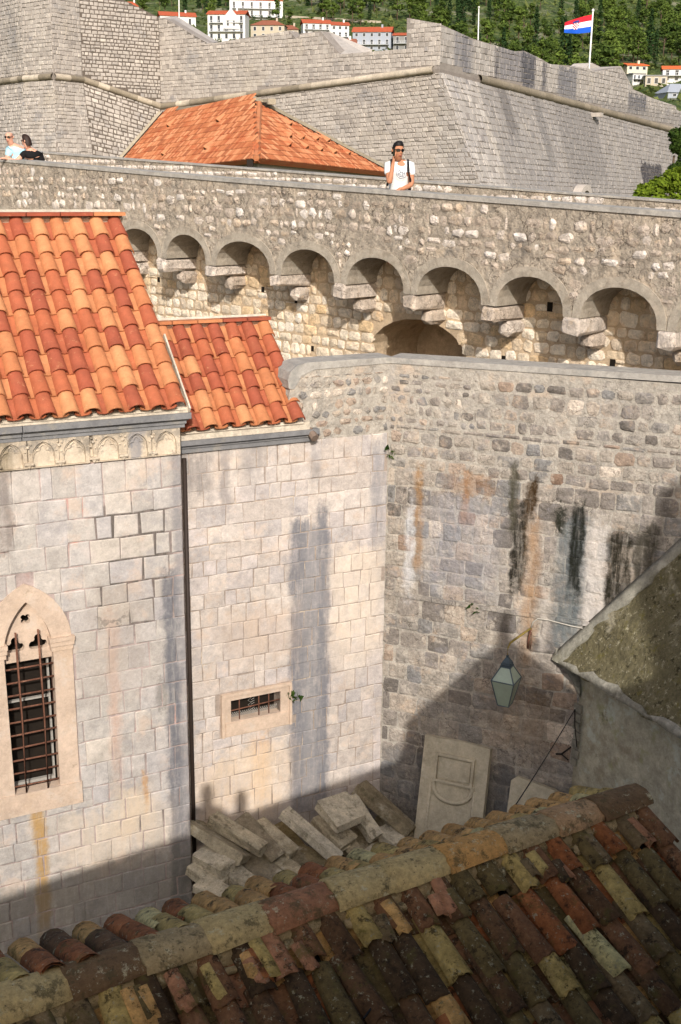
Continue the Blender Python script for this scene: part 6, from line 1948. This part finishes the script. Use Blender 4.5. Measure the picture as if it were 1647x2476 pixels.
# young man on the phone, leaning on the parapet
sM, zM = CW.st(955, 462)
bM = CW.P(sM, ztop(sM) - .02, -.22) + np.array([-.075, 0, 0])
X_ = np.array([1.0, 0, 0]); Y_ = np.array([0, 1.0, 0])
JM = dict(head=(-.035, .16, .575), face=(.45, -1, -.05), neck=(-.02, .20, .43), chest=(.01, .27, .28), waist=(.0, .33, .06), hip=(.0, .37, -.08),
          sh_l=(.165, .25, .36), el_l=(.18, .20, .10), wr_l=(.045, .06, .045), sh_r=(-.165, .25, .36), el_r=(-.145, .06, .12), wr_r=(-.10, .09, .40),
          th_l=(.1, .38, -.2), kn_l=(.11, .34, -.58), an_l=(.11, .42, -.98), foot_l=(.11, .42, -1.03), th_r=(-.1, .38, -.2), kn_r=(-.11, .34, -.58), an_r=(-.11, .44, -.98), foot_r=(-.11, .44, -1.03))
pm, jm, fm, sm_ = person('young man in white print tee and sunglasses talking on a phone at the parapet', bM, (X_, Y_), JM, M_skin, M_tee, M_jean, .03, {'l': ((-.9, -.35, -.25), (.3, -.9, 0), (0, 0, -1)), 'r': ((.12, .05, 1), (.25, -.9, 0), (1, .1, .2))}, hair_m=M_hair)
# print on the tee: a ring of letters and a wheel (curved over the chest)
c0 = jm['chest'] + (jm['waist'] - jm['chest']) * .22; nfr = np.array([.12, -1, .25]); nfr /= np.linalg.norm(nfr)
xr = np.cross(nfr, Z3) * -1; xr = xr if xr[0] > 0 else -xr; xr /= np.linalg.norm(xr); yr = np.cross(nfr, xr); yr = yr if yr[2] > 0 else -yr
cc = c0 + nfr * .150
def tp(a, b): return cc + xr * a + yr * b - nfr * (1.6 * a * a)
mb = MB()
for rr in (.072, .05, .022): mb.tube([tp(rr * math.cos(2 * math.pi * k / 16), rr * math.sin(2 * math.pi * k / 16) - .01) for k in range(17)], .0035, 4)
for k in range(6): mb.tube([tp(.022 * math.cos(k * 1.05), .022 * math.sin(k * 1.05) - .01), tp(.05 * math.cos(k * 1.05), .05 * math.sin(k * 1.05) - .01)], .003, 4)
def letters(txt, x, y, h):
    G = {'L': [[(0, 1), (0, 0), (.6, 0)]], 'E': [[(.6, 1), (0, 1), (0, 0), (.6, 0)], [(0, .5), (.5, .5)]], 'C': [[(.6, 1), (0, .8), (0, .2), (.6, 0)]], 'H': [[(0, 0), (0, 1)], [(.6, 0), (.6, 1)], [(0, .5), (.6, .5)]], 'A': [[(0, 0), (.3, 1), (.6, 0)], [(.15, .4), (.45, .4)]], ' ': []}
    for c in txt:
        for st in G[c]: mb.tube([tp(x + p * h * .75, y + q * h) for p, q in st], .0035, 4)
        x += h * .72
letters('LE CHA', -.085, .075, .03)
mb.build('shirt_print', M_print, pm)
# phone and rucksack
hp = jm['wr_r'] + np.array([.02, -.0, .10])
PHN = MB().frame_box(hp + np.array([-.012, -.0, .03]), ((.25, -.9, .1) / np.linalg.norm((.25, -.9, .1)), np.array([.96, .27, 0]), Z3), (.035, .006, .07)).build('phone', M_shade)
setp(PHN, 'black phone held to the ear by the man in the white tee', 'phone')
RK = thing('rucksack', 'black rucksack on the back of the man in the white tee', 'rucksack', jm['chest'] + np.array([0.02, .25, -.1]))
V, Fc = block_geo(jm['chest'] + np.array([.03, .24, -.12]), (X_, Y_, Z3), (.15, .09, .24), .0, .05)
mk('bag', V, Fc, M_strap, RK, True)
for sg, sh in ((1, 'sh_l'), (-1, 'sh_r')):
    b_ = jm[sh] + np.array([-.045 * sg, 0, 0])
    mb = MB(); mb.tube([b_ + np.array([0, .12, .0]), b_ + np.array([0, .02, .085]), b_ + np.array([0, -.09, .05]), b_ + np.array([.005 * sg, -.135, -.06]), b_ + np.array([.035 * sg, -.12, -.18]), b_ + np.array([.05 * sg, 0, -.27])], .017, 6); mb.build('strap', M_strap, RK, True)

# couple at the left
sB, zB = CW.st(38, 389)
bB = CW.P(sB, ztop(sB), -.35) + np.array([-.36, 0, 0])
k2 = px_size(bB)
JB = dict(head=(-.115, .26, .44), face=(-.25, -1, -.12), neck=(-.08, .30, .30), chest=(-.0, .36, .13), waist=(.03, .40, -.10), hip=(.03, .42, -.24),
          sh_l=(.15, .40, .19), el_l=(.20, .34, -.08), wr_l=(.08, .16, -.16), sh_r=(-.14, .30, .20), el_r=(-.20, .24, -.06), wr_r=(-.12, .10, -.20),
          th_l=(.12, .44, -.34), kn_l=(.12, .42, -.75), an_l=(.12, .5, -1.12), foot_l=(.12, .5, -1.16), th_r=(-.06, .44, -.34), kn_r=(-.06, .42, -.75), an_r=(-.06, .5, -1.12), foot_r=(-.06, .5, -1.16))
hd = {'l': ((-.7, -.6, -.3), (.5, -.8, 0), (0, 0, -1)), 'r': ((.2, -.9, -.3), (1, .2, 0), (0, 0, -1))}
person('bald man in pale blue polo shirt and sunglasses beside the woman in black', bB, (X_, Y_), JB, M_skinp, M_polo, M_dkt, .0, hd, bald=True)
JW = dict(head=(.27, .10, .36), face=(-1, .35, .0), neck=(.30, .12, .225), chest=(.345, .16, .06), waist=(.37, .20, -.16), hip=(.38, .22, -.30),
          sh_l=(.50, .20, .10), el_l=(.57, .20, -.16), wr_l=(.58, .10, -.34), sh_r=(.21, .08, .11), el_r=(.08, .02, -.06), wr_r=(-.10, -.02, .01),
          th_l=(.46, .24, -.4), kn_l=(.46, .22, -.75), an_l=(.46, .3, -1.1), foot_l=(.46, .3, -1.14), th_r=(.3, .24, -.4), kn_r=(.3, .22, -.75), an_r=(.3, .3, -1.1), foot_r=(.3, .3, -1.14))
JW['el_r'] = (.06, .00, -.02); JW['wr_r'] = (-.13, -.10, .03)
person('dark haired woman in black top resting her arm on the parapet beside the bald man', bB, (X_, Y_), JW, M_skinp, M_blk2, M_dkt, .07, {'l': ((0, -.3, -1), (.3, -1, 0), (-1, 0, 0)), 'r': ((-1, -.25, -.12), (.2, -1, 0), (0, 0, -1))}, hair_m=M_hairb)
# the two people standing at the lookout, whose shadows fall on the wing wall
wz0 = wz
for (hx, hy, hz_, lab) in ((.02, -.50, 9.22, 'person standing at the lookout parapet taking the picture'), (-.42, -.62, 9.38, 'taller person standing at the lookout beside the one taking the picture')):
    dz = hz_ - (wz0 + 1.56); b0_ = np.array([hx, hy, hz_])
    JP = dict(head=(0, 0, 0), face=(0, 1, 0), neck=(0, -.03, -.14), chest=(0, -.03, -.32), waist=(0, -.03, -.52), hip=(0, -.03, -.66), sh_l=(.17, -.03, -.24), el_l=(.22, .02, -.5), wr_l=(.18, .12, -.68), sh_r=(-.17, -.03, -.24), el_r=(-.22, .02, -.5), wr_r=(-.18, .12, -.68),
              th_l=(.1, -.03, -.78), kn_l=(.1, 0, -1.12), an_l=(.1, -.05, -1.5), foot_l=(.1, -.05, wz0 + .04 - hz_), th_r=(-.1, -.03, -.78), kn_r=(-.1, 0, -1.12), an_r=(-.1, -.05, -1.5), foot_r=(-.1, -.05, wz0 + .04 - hz_))
    person(lab, b0_, (X_, Y_), JP, M_skin, M_dkt, M_jean, .05, {'l': ((0, .6, -.8), (1, 0, 0), (0, 0, 1)), 'r': ((0, .6, -.8), (-1, 0, 0), (0, 0, 1))}, glasses=False, hair_m=M_hairb)

# chips and weeds round the stone heap
rz_ = random.Random(9)
mb = MB()
for k in range(46):
    p = F2.P(rz_.uniform(.1, 3.2), -.28, rz_.uniform(.3, 1.9))
    V, Fc = block_geo(p + Z3 * rz_.uniform(0, .05), (dF, nF, Z3), (rz_.uniform(.02, .09), rz_.uniform(.02, .07), rz_.uniform(.02, .05)), .012, .01, rz_)
    mb.add(V, Fc, rz_.random())
setp(mb.build('stone_rubble', M_blk, None, kind='stuff'), 'small stone chips on the ground round the block heap', 'rubble')
mb = MB()
for (S_, s_, z_, o_, n_) in ((F2, 1.60, 2.33, .03, 40), (F2, 2.98, 5.55, .05, 18), (RW, 1.3, 3.57, .05, 8)):
    for k in range(n_):
        p = S_.P(s_ + rz_.gauss(0, .035), z_ - abs(rz_.gauss(0, .07)), o_ + rz_.uniform(0, .05))
        A = np.array([rz_.gauss(0, .03) for _ in range(3)]); B = np.array([rz_.gauss(0, .03) for _ in range(3)])
        mb.add([p, p + A, p + B], [(0, 1, 2)], rz_.random())
setp(mb.build('wall_weeds', M_leafd, None, kind='stuff'), 'little weeds growing from joints in the court walls', 'weeds')
